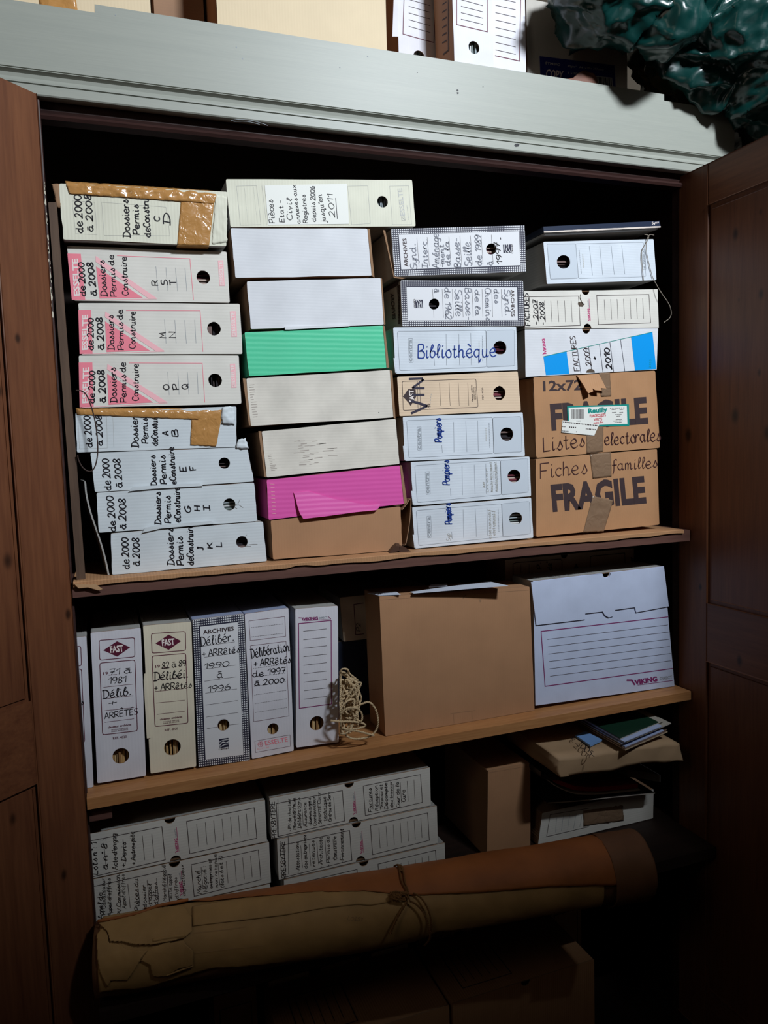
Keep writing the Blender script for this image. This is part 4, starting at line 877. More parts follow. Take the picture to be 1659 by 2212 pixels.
for st in (([(365, 468), (440, 435), (510, 400)]), ([(510, 402), (430, 375), (365, 358)]), ([(372, 302), (485, 302)]), ([(375, 242), (485, 242)]), ([(375, 240), (480, 165)]), ([(345, 160), (470, 155)]), ([(470, 157), (462, 180)])): k.lines(st, 19 if len(st) > 2 else 17, 'marker')
k.build('handwriting', b)
# ================================================================== fourth stack
q = [(370, 325), (1310, 302), (1335, 652), (400, 685)]
b = carton('archive_box', 'pale grey archive box tied with twine under a flat dark carton', 'H', q, -0.005, 0.26, 'centra', 'greyS', [(542, 497, 56)], group=GS, papers='h', plabel='papers inside the twine tied pale grey box', hcol='dark')
k = Ink(Face('H', -0.005)); k.poly([(402, 352), (645, 345), (668, 632), (432, 640)], 'pgrey', hole=(542, 497, 58)); k.e = 0.0005; k.frame([(400, 345), (645, 342), (670, 635), (430, 645)], 2.2, 'gprint', 12); k.frame([(645, 342), (1225, 330), (1245, 622), (670, 638)], 1.6, 'gprint', 12)
for x, y0, y1 in ((762, 362, 610), (850, 360, 608), (948, 358, 604), (1038, 355, 600)): k.line((x, y0), (x + 27, y1), 2.6, 'gprint')
k.dash((675, 395), (695, 600), 4, 'gprint', 14); k.dash((705, 430), (715, 550), 7, 'lgprint', 8); k.build('ruled_lines', b)
k = Ink(Face('H', -0.005)); k.frame([(1210, 395), (1238, 395), (1245, 562), (1218, 562)], 2.4, 'gprint', 4); k.type('centra', (1216, 405), (1228, 555), 24, 'gprint', 0.02); k.build('brand_print', b)
# flat dark carton lying on top, front raised
def at(z0, p, Y): return un(*zp(z0, p), Y)
tl, tr, br, bl = [at('H', p, -0.03) for p in ((370, 196), (1362, 146), (1370, 196), (374, 240))]
root = empty('flat_carton', tuple((tl + tr) / 2 + np.array([0, 0.1, -0.01])), 'flat carton with dark blue edge and torn paper, lying on the twine tied box', 'cardboard')
m = MB(); dv = np.array([0, 0.25, -0.004]); m.prism([tl, tr, br, bl], dv); m.build('carton_body', plain('navy_board', sr(34, 44, 66), 0.4), root)
lo1, lo2 = at('H', (396, 262), -0.028), at('H', (1362, 212), -0.028)
m = MB(); rg = [bl + (br - bl) * t + np.array([0, -0.0005, 0.0012 + 0.0015 * abs(noise.noise(Vector((t * 30, 0, 2))))]) for t in np.linspace(0, 1, 40)]
rg2 = [bl + (br - bl) * t + np.array([0, -0.0005, -0.0022 - 0.001 * abs(noise.noise(Vector((t * 30, 5, 2))))]) for t in np.linspace(1, 0, 40)]
m.prism(rg + rg2, (0, 0.0009, 0)); m.build('torn_paper_edge', plain('torn_white_paper', sr(220, 206, 196), 0.8), root)
m = MB(); m.prism([bl + [0.006, 0.001, -0.001], br + [-0.01, 0.001, -0.001], lo2 + [0, 0.004, 0], lo1 + [0, 0.004, 0]], np.array([0, 0.20, 0.0])); m.build('bottom_panel', K['greyS'], root, )
k = Ink(Face('H', -0.03), 0.0006); k.hand('Symo', (1295, 178), (1352, 164), 18, 'wprint', 3); k.build('lettering', root)
# viking boxes
def vbox(label, z0, q, Y, hands, depth=0.30, notch=True, bn=True, plabel=None, group=GS, mark=True, front='esselte', side='greyS', hcol='brown'):
    qq = [zp(z0, p) for p in q]; F = sub(VIK_Q, z0, q, Y); cx = float(F((728, 745))[0]); cb = float(F((745, 1062))[0])
    b = carton('archive_box', label, 'px', qq, Y, depth, front, side, notch=(cx, 0.0125) if notch else None, bnotch=(cb, 0.0125) if bn else None, group=group, papers='h', plabel=plabel, hcol=hcol)
    vik_print(F, b, mark); k = Ink(Face(z0, Y), 0.0006)
    for t, a, c, h in hands: k.hand(t, a, c, h, w=h * 0.13)
    return b, k, F
b, k, F = vbox('white archive box handwritten Factures 2007 2008, with two ruled frames', 'H', [(160, 745), (1345, 730), (1355, 1058), (168, 1066)], 0.0,
     [('FACTURES', (258, 1040), (240, 768), 40), ('- 2007', (326, 1032), (318, 825), 38), ('- 2008', (385, 1034), (372, 845), 38)], plabel='papers seen through the notch of the Factures 2007 2008 box')
k.line((240, 1000), (252, 790), 2.6, 'ink'); k.line((312, 830), (326, 1000), 2.4, 'ink'); k.build('handwriting', b)
flap('torn_flap', 'H', [(690, 765), (712, 790), (738, 780), (735, 845), (722, 860), (700, 838), (686, 800)], -0.003, 0.001, K['esselte'], b, 'torn paper hanging in the notch')
k = Ink(Face('H', 0), 0.0004); k.poly([(668, 838), (690, 842), (712, 868), (705, 880), (678, 878), (664, 856)], 'crack'); k.build('tear', b)
q = [(150, 1068), (1350, 1061), (1337, 1415), (170, 1478)]
b = carton('archive_box', 'white archive box with a bright blue slanted label, Factures 2009 2010', 'H', q, 0.0, 0.30, 'white', 'greyS', notch=(float(un(*zp('H', (735, 1068)), 0)[0]), 0.0125), group=GS, papers='h', plabel='papers seen through the notch of the blue labelled box')
k = Ink(Face('H', 0)); k.poly([(370, 1305), (568, 1262), (592, 1453), (392, 1463)], 'blue'); k.poly([(1118, 1138), (1300, 1095), (1333, 1410), (1152, 1424)], 'blue')
k.e = 0.0006; k.line((370, 1305), (1302, 1095), 4, 'teal')
for a, c in (((660, 1245), (690, 1447)), ((755, 1222), (785, 1442)), ((848, 1202), (878, 1437)), ((937, 1180), (970, 1433)), ((1028, 1160), (1065, 1428))): k.line(a, c, 3.4, 'navy')
k.type('2155', (1286, 1402), (1290, 1330), 16, 'teal'); k.build('blue_label', b)
k = Ink(Face('H', 0)); k.type('VIKING', (396, 1275), (380, 1150), 24, 'magenta', 0.03); k.lines([(364, 1288), (372, 1280), (396, 1278)], 6, 'magenta'); k.build('brand_print', b)
k = Ink(Face('H', 0), 0.0009); k.hand('FACTURES', (680, 1425), (640, 1130), 44, 'bprint', 3.6); k.hand('2009', (778, 1378), (752, 1232), 42, 'bprint', 4.2); k.hand('+', (826, 1332), (820, 1302), 34, 'ink', 5); k.hand('2010', (952, 1408), (930, 1232), 46, 'ink', 7)
k.poly(np.array([(735 + 37 * math.cos(a), 1440 + 30 * math.sin(a)) for a in np.linspace(PI, 2 * PI, 12)]) + [37, 0], 'crack'); k.build('handwriting', b)
# FRAGILE cartons
GF = 'brown FRAGILE cartons on the upper shelf'
c1 = carton('cardboard_box', 'brown FRAGILE carton with a green edged food label, upper of the pair', 'J', [(285, 138), (1325, 82), (1364, 740), (310, 826)], 0.0, 0.30, 'carton', 'carton', group=GF, r=0.006, jit=0.001, cat='carton')
c2 = carton('cardboard_box', 'brown FRAGILE carton handwritten Fiches familles, standing on the shelf', 'J', [(305, 836), (1340, 752), (1360, 1395), (310, 1500)], 0.0, 0.30, 'carton', 'carton', group=GF, r=0.004, jit=0.001, cat='carton')
k = Ink(Face('J', 0)); k.type('12x72', (368, 255), (702, 244), 88, 'bprint', 0.025); k.type('FRAGILE', (440, 582), (1265, 522), 218, 'bprint', 0.045); k.build('printed_lettering', c1)
k = Ink(Face('J', 0)); k.type('FRAGILE', (450, 1275), (1250, 1200), 222, 'bprint', 0.045); k.build('printed_lettering', c2)
k = Ink(Face('J', 0), 0.0014); k.hand('Listes', (372, 772), (722, 728), 122, 'brownink', 6.5); k.hand('electorales', (893, 715), (1368, 680), 108, 'brownink', 6.5); k.build('handwriting', c1)
k = Ink(Face('J', 0), 0.0008); k.hand('Fiches', (345, 1000), (740, 958), 122, 'brownink', 6.5); k.hand('familles', (955, 935), (1338, 905), 92, 'brownink', 6.5); k.build('handwriting', c2)
sheet('packing_tape', 'J', 0, [(845, 102), (936, 96), (948, 300), (860, 305)], 8, 14, 0.0005, 40, K['tape2'], c1, 0.0002, 0.0006, 0.0006, 21)
sheet('packing_tape', 'J', 0, [(735, 545), (880, 550), (880, 772), (738, 790)], 10, 14, 0.0008, 40, K['tape2'], c1, 0.0002, 0.0005, 0.0008, 22)
sheet('packing_tape', 'J', 0, [(765, 795), (945, 778), (950, 985), (790, 1002)], 12, 14, 0.0006, 40, K['tape2'], c2, 0.0002, 0.0009, 0.001, 23)
sheet('packing_tape', 'J', 0, [(790, 1150), (965, 1188), (885, 1452), (708, 1462)], 16, 22, 0.0016, 60, K['tape2'], c2, 0.0002, 0.0009, 0.0015, 24, 'shiny wrinkled clear-brown tape')
flap('bent_flap', 'J', [(655, 122), (845, 112), (862, 170), (880, 238), (835, 232), (838, 256), (785, 252), (762, 236), (765, 262), (720, 280), (690, 200)], -0.003, 0.003, K['carton'], c1, 'torn brown flap folded down', 0.35)
k = Ink(Face('J', 0), 0.0016); k.poly([(570, 385), (1097, 368), (1101, 552), (578, 565)], 'teal'); k.e = 0.0019; k.poly([(582, 398), (1078, 381), (1084, 536), (590, 552)], 'paper'); k.e = 0.0022
k.type('Reuilly', (750, 445), (915, 430), 40, 'teal', 0.05); k.type('FLAGEOLETS', (762, 480), (900, 471), 24, 'red', 0.02); k.type('VERTS', (798, 512), (868, 506), 24, 'red', 0.02); k.type('extra fins', (795, 536), (878, 528), 18, 'red', 0.02)
x = 607
while x < 716: w = rr.choice([2, 3, 5]); k.poly([(x, 412), (x + w, 412), (x + w, 492), (x, 492)], 'bprint'); x += w + rr.choice([2, 3, 4])
for y, x0, x1 in ((402, 935, 1065), (415, 950, 985), (415, 1018, 1050), (440, 952, 990), (440, 1015, 1048), (458, 980, 1035), (472, 990, 1025), (500, 985, 1040), (512, 965, 1045), (524, 975, 1042)): k.dash((x0, y), (x1, y - 3), 5, 'bprint', 7)
k.dash((650, 512), (690, 511), 5, 'bprint', 4); k.build('food_label', c1, 'white label with a green edge and red lettering')
k = Ink(Face('J', 0), 0.0026); k.poly([(530, 505), (700, 525), (842, 543), (822, 585), (800, 635), (660, 622), (520, 608)], 'paper'); k.e = 0.0029
k.dash((535, 520), (830, 552), 8, 'bprint', 22); k.dash((525, 558), (556, 561), 8, 'bprint', 3); k.dash((585, 563), (650, 568), 8, 'bprint', 4); k.dash((728, 578), (815, 586), 8, 'bprint', 7); k.dash((525, 596), (582, 600), 7, 'bprint', 6); k.poly([(645, 600), (652, 600), (652, 608), (645, 608)], 'bprint')
k.build('torn_slip', c1, 'torn white printed slip')
# twine over the fourth stack
F = Face('H', -0.0085); K['twine'] = plain('grey_twine', sr(150, 140, 128), 0.8, 0.1)
tw = twisted(crom([F(p) + np.array([0, d, 0]) for p, d in (((1225, 265), -.004), ((1262, 278), -.004), ((1252, 320), -.002), ((1215, 390), 0), ((1208, 450), 0), ((1214, 550), 0), ((1226, 655), 0))], 4), 0.0011, 0.006, 4)
tw = twisted(crom([F(p) + np.array([0, d, 0]) for p, d in (((1305, 272), -.004), ((1262, 272), -.006), ((1244, 330), -.002), ((1252, 420), 0), ((1276, 530), 0), ((1300, 620), 0), ((1318, 672), -.003), ((1350, 765), -.012), ((1410, 860), -.014), ((1432, 930), -.014), ((1420, 980), -.014), ((1370, 1020), -.014))], 4), 0.0011, 0.006, 4, tw)
setp(tw.build('twine', K['twine']), 'grey twine hanging down over the topmost box of the right-hand stack', 'string')
# liner, batten, cord, curled card on the upper shelf
m = MB(); L0, L1 = -0.066, 1.54; n = 70; pr = []
for i in range(n + 1):
    x = L0 + (L1 - L0) * i / n; lip = 0.006 + 0.004 * noise.noise(Vector((x * 9, 0, 1))) + 0.0015 * noise.noise(Vector((x * 60, 0, 2)))
    if 0.40 < x < 0.44: lip *= 0.4
    pr.append([(x, 0.24, z(-0.2668)), (x, -0.052, z(-0.2668)), (x, -0.0535, z(-0.2675)), (x, -0.054, z(-0.268) - lip), (x, -0.0555, z(-0.268) - lip), (x, -0.0555, z(-0.265)), (x, -0.053, z(-0.2635)), (x, 0.24, z(-0.2635))])
for i, s_ in enumerate(pr):
    m.v += s_
    if i:
        a = (i - 1) * 8; 
        for j in range(8): m.f.append((a + j, a + (j + 1) % 8, a + 8 + (j + 1) % 8, a + 8 + j)); m.m.append(0)
m.f += [tuple(range(8))[::-1], tuple(range(len(m.v) - 8, len(m.v)))]; m.m += [0, 0]
setp(m.build('cardboard_liner', K['carton']), 'brown cardboard liner folded over the upper shelf edge, torn along its lip', 'cardboard')
F = Face('px', -0.03); P = [F(p) for p in ((104, 437), (122, 437), (185, 1256), (166, 1256))]
P = [np.array([p[0], p[1], max(p[2], z(-0.2632))]) for p in P]; m = MB(); m.prism(P, (0, 0.018, 0)); 
setp(m.build('wooden_batten', wood('batten_wood', sr(104, 82, 66), sr(78, 60, 50), 'Z', 0.6)), 'narrow wooden batten leaning upright beside the leftmost stack', 'batten')
F = Face('D', -0.036); m = tube(crom([F(p) for p in ((308, 188), (345, 192), (380, 225), (415, 320), (438, 430), (448, 560), (438, 650), (415, 698), (385, 705), (350, 680), (325, 635), (318, 600))], 5), 0.0014, 8)
setp(m.build('cord', plain('dark_cord', sr(62, 48, 44), 0.4)), 'dark cord hanging in a loop from the batten', 'cord')
F = Face('D', 0.0); c = [F(p) for p in crom([(352, 762), (372, 775), (380, 850), (405, 960), (445, 1080), (478, 1180), (505, 1280), (524, 1372)], 4)]
c = [np.array([p[0], p[1], max(p[2], z(-0.2632))]) for p in c]; n = len(c); m = MB()
for off in ((0, 0, 0), (-0.0035, 0, 0.0005), (-0.012, 0.2, 0), (-0.0155, 0.2, 0.0005)): m.v += [tuple(p + np.array(off)) for p in c]
for i in range(n - 1): m.f += [(i, i + 1, n + i + 1, n + i), (i, 2 * n + i, 2 * n + i + 1, i + 1), (n + i, n + i + 1, 3 * n + i + 1, 3 * n + i), (2 * n + i, 3 * n + i, 3 * n + i + 1, 2 * n + i + 1)]; m.m += [0] * 4
setp(m.build('cardboard_sheet', K['greyS']), 'curved sheet of grey card standing between the batten and the J K L box', 'cardboard')
F = Face('px', -0.055); m = MB(); P = [F(p) for p in ((160, 1262), (196, 1264), (206, 1262), (222, 1274), (212, 1276), (190, 1270), (170, 1272))]; m.prism([p + np.array([0, -0.001, 0]) for p in P], (0, -0.004, 0.002))
setp(m.build('splinter', plain('pale_splinter', sr(190, 150, 112), 0.7)), 'pale splinter of torn cardboard at the left end of the upper shelf', 'scrap')
# ================================================================== middle shelf
ZM['T'] = (1050, 1170, 3.858); ZM['U'] = (200, 1920, 4.608)
GM = 'archive boxes standing on the middle shelf'
Z2 = -0.7368
def topframe(k_, z0, pts, w, mat): k_.lines(pts + [pts[0]], w, mat)
def fast(q, label, plabel, hands, front='whiteX', hc='brown', tf=None):
    F = sub(FAST_Q, 'K', q, 0.0); h = F.H @ np.array([462, 1727, 1.0]); h = (h[0] / h[2], h[1] / h[2])
    hl = [(h[0], h[1], 18)] if q[0][0] > 0 else []
    b = carton('archive_box', label, 'px', [zp('K', p) for p in q], 0.0, 0.25, front, 'greyS', hl, group=GM, papers='v', plabel=plabel, hcol=hc)
    fast_print(F, b); k = Ink(Face('K', 0.0), 0.0007)
    for t, a, c, hh in hands: k.hand(t, a, c, hh, w=hh * 0.1)
    k.build('handwriting', b)
    zt = max(float(Face('K', 0)(p)[2]) for p in q[:2]) + 0.0004
    if tf: kk = Ink(Face('K', zt, 'Z', n=(0, 0, 1)), 0.0003); kk.lines(tf, 3.5, 'bprint'); (tf[2][0] - tf[0][0] > 200) and kk.hand('Al', (tf[0][0] + 70, tf[0][1] - 16), (tf[0][0] + 190, tf[0][1] - 30), 22, 'bprint', 3); kk.build('top_print', b)
    return b
b = fast([(-205, 785), (178, 740), (238, 2001), (-150, 2062)], 'white upright archive box mostly hidden behind the near cupboard door', None, [('Arrêtés', (-30, 1330), (158, 1302), 50), ('+ 1970', (-20, 1525), (140, 1508), 48)], tf=[(80, 715), (140, 708), (132, 668)])
b = fast(FAST_Q, 'white upright archive box handwritten 1971 à 1981', 'papers inside the white upright box handwritten 1971 à 1981',
     [('71 à', (365, 1060), (550, 1040), 46), ('1981', (360, 1132), (502, 1118), 50), ('Délib.', (318, 1255), (540, 1222), 66), ('+', (360, 1312), (425, 1302), 44), ('ARRÊTÉS', (330, 1420), (602, 1380), 48)], tf=[(222, 660), (215, 622), (552, 592), (575, 640)])
b = fast([(645, 655), (1042, 622), (1083, 1815), (693, 1875)], 'cream upright archive box handwritten 1982 à 89', 'papers inside the cream upright box handwritten 1982 à 89',
     [('82 à 89', (802, 1008), (996, 982), 50), ('Délibéi.', (738, 1106), (1012, 1078), 66), ('+ ARRêtés', (738, 1192), (1045, 1162), 52)], 'creamX', tf=[(655, 622), (650, 592), (985, 560), (1005, 600)])
for xx, q, par in ((0, [(212, 1090), (236, 1110), (252, 1650), (232, 1648), (214, 1120)], None), (1, [(655, 1052), (665, 1050), (708, 1580), (676, 1584), (650, 1110)], None)): 
    o = flap('flap_edge', 'K', q, -0.0035, 0.002, K['whiteX' if xx == 0 else 'creamX'], b if xx else bpy.data.objects[b.name]) if xx else None
arch('K', ARC_Q, 'std', 0.0, 'upright archive box with black dotted border, handwritten 1990 à 1996', 'papers inside the upright dotted box handwritten 1990 à 1996',
     [('Délibér.', (1120, 822), (1388, 775), 72, 'ink', 6), ('+ ARRêtés', (1132, 912), (1440, 872), 52, 'ink', 6), ('1990', (1145, 1012), (1350, 984), 44, 'ink', 5.5), ('à', (1255, 1086), (1305, 1080), 60, 'ink', 5.5), ('1996', (1175, 1202), (1358, 1180), 48, 'ink', 5.5)], 'brown', group=GM, papers='v')
q = [(130, 490), (568, 430), (620, 1850), (190, 1935)]
b = carton('archive_box', 'white upright archive box handwritten Délibérations, de 1997 à 2000', 'L', q, 0.0, 0.25, 'whiteX', 'blueS', [(413, 1632, 55)], group=GM, papers='v', plabel='papers inside the upright box handwritten de 1997 à 2000', hcol='brown')
k = Ink(Face('L', 0)); k.frame([(175, 558), (530, 515), (540, 710), (187, 755)], 3.5, 'maroon'); k.dash((198, 625), (520, 587), 3.5, 'bprint', 20); k.dash((200, 718), (523, 680), 3.5, 'bprint', 20)
k.frame([(190, 805), (543, 762), (573, 1503), (222, 1562)], 3.5, 'maroon')
for a, c in (((215, 1032), (540, 988)), ((218, 1118), (540, 1076)), ((225, 1210), (545, 1160)), ((228, 1296), (550, 1248)), ((232, 1383), (555, 1332)), ((237, 1470), (557, 1418))): k.dash(a, c, 3.2, 'bprint', 20)
k.build('ruled_frames', b)
k = Ink(Face('L', 0)); k.frame([(233, 1755), (583, 1692), (588, 1805), (240, 1868)], 3, 'maroon'); k.type('ESSELTE', (338, 1797), (563, 1757), 46, 'rose', 0.01); k.type('BOXY 80', (258, 1842), (375, 1822), 16, 'rosel')
for i in range(6):
    a = PI * i / 3; k.lines([(288 + 30 * math.cos(a), 1785 + 30 * math.sin(a)), (288 + 20 * math.cos(a + .5), 1785 + 20 * math.sin(a + .5)), (288 + 30 * math.cos(a + 1.05), 1785 + 30 * math.sin(a + 1.05))], 4, 'rose'); k.line((288, 1785), (288 + 24 * math.cos(a + .5), 1785 + 24 * math.sin(a + .5)), 3.5, 'rose')
k.build('brand_print', b)
k = Ink(Face('L', 0), 0.0007)
for t, a, c, h in (('Délibérations', (200, 928), (612, 848), 90), ('+ ARRêtés', (225, 1012), (590, 972), 66), ('de 1997', (210, 1116), (535, 1078), 62), ('à 2000', (230, 1202), (525, 1168), 50)): k.hand(t, a, c, h, w=7)
k.build('handwriting', b)
q = [(635, 440), (1058, 408), (1068, 1765), (645, 1820)]
b = carton('archive_box', 'white upright archive box with an empty purple ruled frame, beside the coil of rope', 'L', q, 0.0, 0.25, 'whiteX', 'greyS', [(848, 1577, 69)], group=GM, papers='v', plabel='papers inside the upright box with the empty purple frame', hcol='brown')
def vikmark(k, z0, a, c, h, d0, d1, hd):
    k.type('VIKING', a, c, h, 'magenta', 0.05); k.type('DIRECT', d0, d1, hd, 'gprint', 0.02)
k = Ink(Face('L', 0)); k.type('VIKING', (712, 556), (862, 546), 30, 'purple', 0.05); k.lines([(668, 528), (705, 530), (714, 556)], 8, 'purple'); k.line((730, 558), (990, 541), 3, 'purple'); k.type('DIRECT', (873, 540), (958, 532), 20, 'gprint', 0.02); k.line((962, 513), (990, 540), 5, 'purple'); k.build('brand_print', b)
k = Ink(Face('L', 0)); k.frame([(668, 585), (992, 553), (995, 1385), (675, 1428)], 8, 'purple')
for i in range(9): k.line((715 + i * .8, 661 + i * 84.6), (947 + i * .5, 637 + i * 84), 4, 'bprint')
k.build('ruled_frame', b)
zt = float(Face('L', 0)(q[0])[2]) + 0.0005
k = Ink(Face('L', zt, 'Z', n=(0, 0, 1)), 0.0003); k.lines([(640, 408), (590, 355), (880, 340), (965, 380)], 3.5, 'bprint'); k.build('top_print', b)
# tall brown box standing on edge
q = [(248, 226), (920, 181), (943, 735), (275, 856)]
b = carton('cardboard_box', 'large plain tan cardboard box standing on edge on the middle shelf', 'M', q, 0.0, 0.115, 'kraft', 'kraft', group=None, r=0.003)
k = Ink(Face('M', 0), 0.0004); k.lines([(566, 750), (678, 735)], 1.6, 'edge'); k.lines([(580, 752), (582, 793)], 1.4, 'edge'); k.lines([(662, 740), (664, 774)], 1.4, 'edge'); k.build('tape_joint', b)
k = Ink(Face('M', 0), 0.0004); k.lines([(622, 234), (627, 225), (635, 218)], 2.4, 'crack'); k.lines([(692, 230), (708, 232)], 2.5, 'edge'); k.poly([(696, 238), (704, 236), (703, 250), (697, 249)], 'edge'); k.line((252, 240), (918, 196), 1.2, 'edge'); k.build('scuff_marks', b)
zt = max(float(Face('M', 0)(p)[2]) for p in q[:2]) + 0.0012
def flat(name, label, cat, z0, pts, Z, th, mat, group=None):
    P = [unZ(*zp(z0, p), Z) for p in pts]; m = MB(); m.prism(P, (0, 0, th)); o = m.build(name, mat); setp(o, label, cat, group); return o
K['papb'] = plain('bluish_paper', sr(206, 212, 226), 0.6)
flat('envelope', 'white envelope lying on top of the large tan box', 'envelope', 'M', [(385, 206), (735, 158), (825, 178), (640, 192), (400, 212)], zt, 0.0012, K['papb'])
o = flat('printed_slip', 'small printed slip on the near top corner of the large tan box', 'paper', 'M', [(195, 211), (322, 203), (343, 217), (245, 221)], zt, 0.0008, K['papb'])
k = Ink(Face('M', zt + 0.0008, 'Z', n=(0, 0, 1)), 0.0003); k.type('NF', (225, 219), (262, 215), 7, 'bprint', 0.02); k.dash((270, 211), (325, 207), 2, 'bprint', 6); k.build('lettering', o)
flat('paper_slip', 'folded white slip behind the envelope on the tan box', 'paper', 'M', [(470, 186), (478, 176), (552, 172), (552, 180)], zt + 0.0014, 0.003, K['papb'])
# wide white box with a fold-over lid
q = [(920, 158), (1522, 89), (1570, 628), (947, 714)]
b = carton('archive_box', 'wide white storage box with fold-over lid and purple ruled frame', 'M', q, 0.0, 0.11, 'bluew', 'greyS', group=None, notch=(float(un(*zp('M', (1262, 125)), 0)[0]), 0.013))
F = Face('M', 0)
lid = [(924, 160), (1518, 91), (1540, 268), (1395, 295), (1388, 272), (1300, 284), (1292, 312), (1272, 318), (1255, 308), (1245, 291), (1166, 300), (1168, 326), (948, 352), (936, 260)]
P = [F(p)[[0, 2]] for p in lid]; cn = float(F((1262, 125))[0]); zc = float(F((1262, 121))[2])
P = [P[0]] + [np.array([cn - 0.0135 * math.cos(PI * i / 8), zc - 0.0135 * math.sin(PI * i / 8)]) for i in range(9)] + P[1:]
v, f, mi = panel_mesh(P, [], -0.0042, 0.0030); mesh('lid_flap', v, f, [K['bluew'], K['bluew']], b, mi)
k = Ink(F, 0.0005); k.lines([(1541, 316), (972, 381), (990, 627), (1562, 547)], 3, 'purple')
for i in range(6): k.line((1000 + i * 2.4, 417 + i * 33), (1540 + i * 3, 352 + i * 32), 1.6, 'bprint')
k.build('ruled_frame', b)
k = Ink(F, 0.0005); k.type('VIKING', (1392, 620), (1494, 603), 21, 'purple', 0.05); k.lines([(1355, 600), (1378, 600), (1392, 621)], 6, 'purple'); k.line((1405, 622), (1562, 601), 2, 'purple'); k.type('DIRECT', (1505, 600), (1560, 592), 14, 'gprint', 0.02); k.build('brand_print', b)
zt = max(float(F(p)[2]) for p in q[:2]) + 0.0006
k = Ink(Face('T', zt, 'Z', n=(0, 0, 1)), 0.0004)
k.lines([(430, 312), (350, 282), (940, 222), (1010, 255), (430, 312)], 2, 'gprint')
for i in range(9): k.line((470 + i * 55, 306 - i * 5.5), (410 + i * 55, 276 - i * 5.5), 2, 'gprint')
k.hand('notes', (540, 300), (700, 284), 16, 'bprint', 2); k.build('top_print', b)
# boxes glimpsed behind
z0_, z1_ = -0.7365, -0.3405
b = carton('archive_box', 'dim cream box with ruled frames behind the wide white storage box', 'w', [(1.086, z1_), (1.539, z1_), (1.539, z0_), (1.086, z0_)], 0.16, 0.12, 'buff', 'kraftS', group=None, notch=(1.286, 0.012))
k = Ink(Face('T', 0.16)); k.lines([(225, 290), (225, 185), (250, 175), (620, 145), (632, 160), (632, 240)], 5, 'bprint'); k.line((290, 190), (290, 260), 3, 'bprint'); k.line((358, 185), (358, 258), 3, 'bprint')
k.lines([(868, 225), (868, 128), (885, 120), (1155, 95), (1158, 190)], 5, 'bprint'); k.poly([(722, 235), (750, 182), (780, 230)], 'bprint'); k.line((868, 218), (1160, 190), 3, 'bprint'); k.build('ruled_frames', b)
k = Ink(Face('T', 0.16), 0.0007); k.hand('P.', (460, 228), (455, 178), 36, 'bprint', 6); k.hand('de°', (550, 235), (540, 165), 40, 'bprint', 6); k.hand('ser', (1230, 180), (1225, 130), 34, 'bprint', 6); k.build('handwriting', b)
b2 = carton('archive_box', 'dark blue box deep in the gap behind the coil of rope', 'w', [(0.57, -0.523), (0.86, -0.523), (0.86, z0_), (0.57, z0_)], 0.17, 0.22, 'navyb', 'navyb', group=None) if K.setdefault('navyb', plain('navy_box', sr(34, 42, 62), 0.6)) else None
b = carton('archive_box', 'cream box with a maroon frame lying on the dark blue box behind the rope', 'w', [(0.582, -0.400), (0.86, -0.402), (0.86, -0.521), (0.588, -0.521)], 0.16, 0.22, 'buff', 'greyS', group=None)
k = Ink(Face('L', 0.16)); k.lines([(1320, 380), (1218, 395), (1236, 695), (1320, 688)], 7, 'maroon'); k.hand('P2', (1285, 660), (1280, 580), 40, 'bprint', 5); k.build('printed_frame', b)
# coil of rope
K['rope'] = plain('pale_sisal_rope', sr(206, 182, 146), 0.8, 0.15); rr = random.Random(11); mb = MB()
def LP(x, y, d=0.0): 
    p = un(*zp('L', (x, y)), -0.02 - d); return np.array([p[0], p[1], max(p[2], z(Z2) + 0.004)])
def rope(pts): twisted([np.array(p) for p in crom(pts, 8)], 0.0026, 0.009, 5, mb)
xm = lambda x: max(x, 1082)
for i in range(24):
    cx, cy = 1130 + rr.uniform(-15, 50), 1280 + rr.uniform(-110, 250); a, b_ = rr.uniform(45, 110), rr.uniform(120, 240); th = rr.uniform(-0.7, 0.7); d0 = rr.uniform(-0.05, 0.03)
    pts = []
    for j in range(11):
        t = 2 * PI * j / 11 * 1.05 + rr.uniform(-.12, .12); x = cx + a * math.cos(t) * math.cos(th) - b_ * math.sin(t) * math.sin(th); y = cy + a * math.cos(t) * math.sin(th) + b_ * math.sin(t) * math.cos(th)
        y = min(max(y, 1040 + rr.uniform(0, 60)), 1690 - rr.uniform(0, 30)); lim = 1290 if y > 1150 else 1170; pts.append(LP(min(max(x, 1085), lim), y, d0 + 0.012 * math.sin(t * 2 + i)))
    rope(pts)
rope([LP(1150, 1440, .02), LP(1230, 1420, .03), LP(1300, 1385, .035), LP(1370, 1368, .035), LP(1430, 1430, .035), LP(1458, 1530, .035), LP(1448, 1630, .03), LP(1390, 1700, .03), LP(1290, 1730, .03), LP(1190, 1725, .03), LP(1110, 1670, .03), LP(1090, 1620, .02)])
rope([LP(1150, 1650, .03), LP(1250, 1655, .03), LP(1350, 1680, .035), LP(1420, 1700, .035)])
rope([LP(985, 1552, .035), LP(1080, 1560, .04), LP(1180, 1560, .04), LP(1290, 1572, .035), LP(1335, 1598, .03), LP(1290, 1620, .03), LP(1180, 1640, .03), LP(1100, 1622, .03)])
rope([LP(1100, 1180), LP(1130, 1250, .02), LP(1200, 1310, .03), LP(1290, 1190, .03), LP(1250, 1180, .03), LP(1170, 1290, .03), LP(1120, 1420, .03)])
rope([LP(1100, 1480, .03), LP(1160, 1425, .04), LP(1250, 1430, .04), LP(1300, 1490, .04), LP(1290, 1560, .04), LP(1230, 1520, .03), LP(1200, 1450, .03)])
o = mb.build('rope_coil', K['rope']); setp(o, 'tangled coil of pale rope beside the upright box with the purple frame', 'rope')
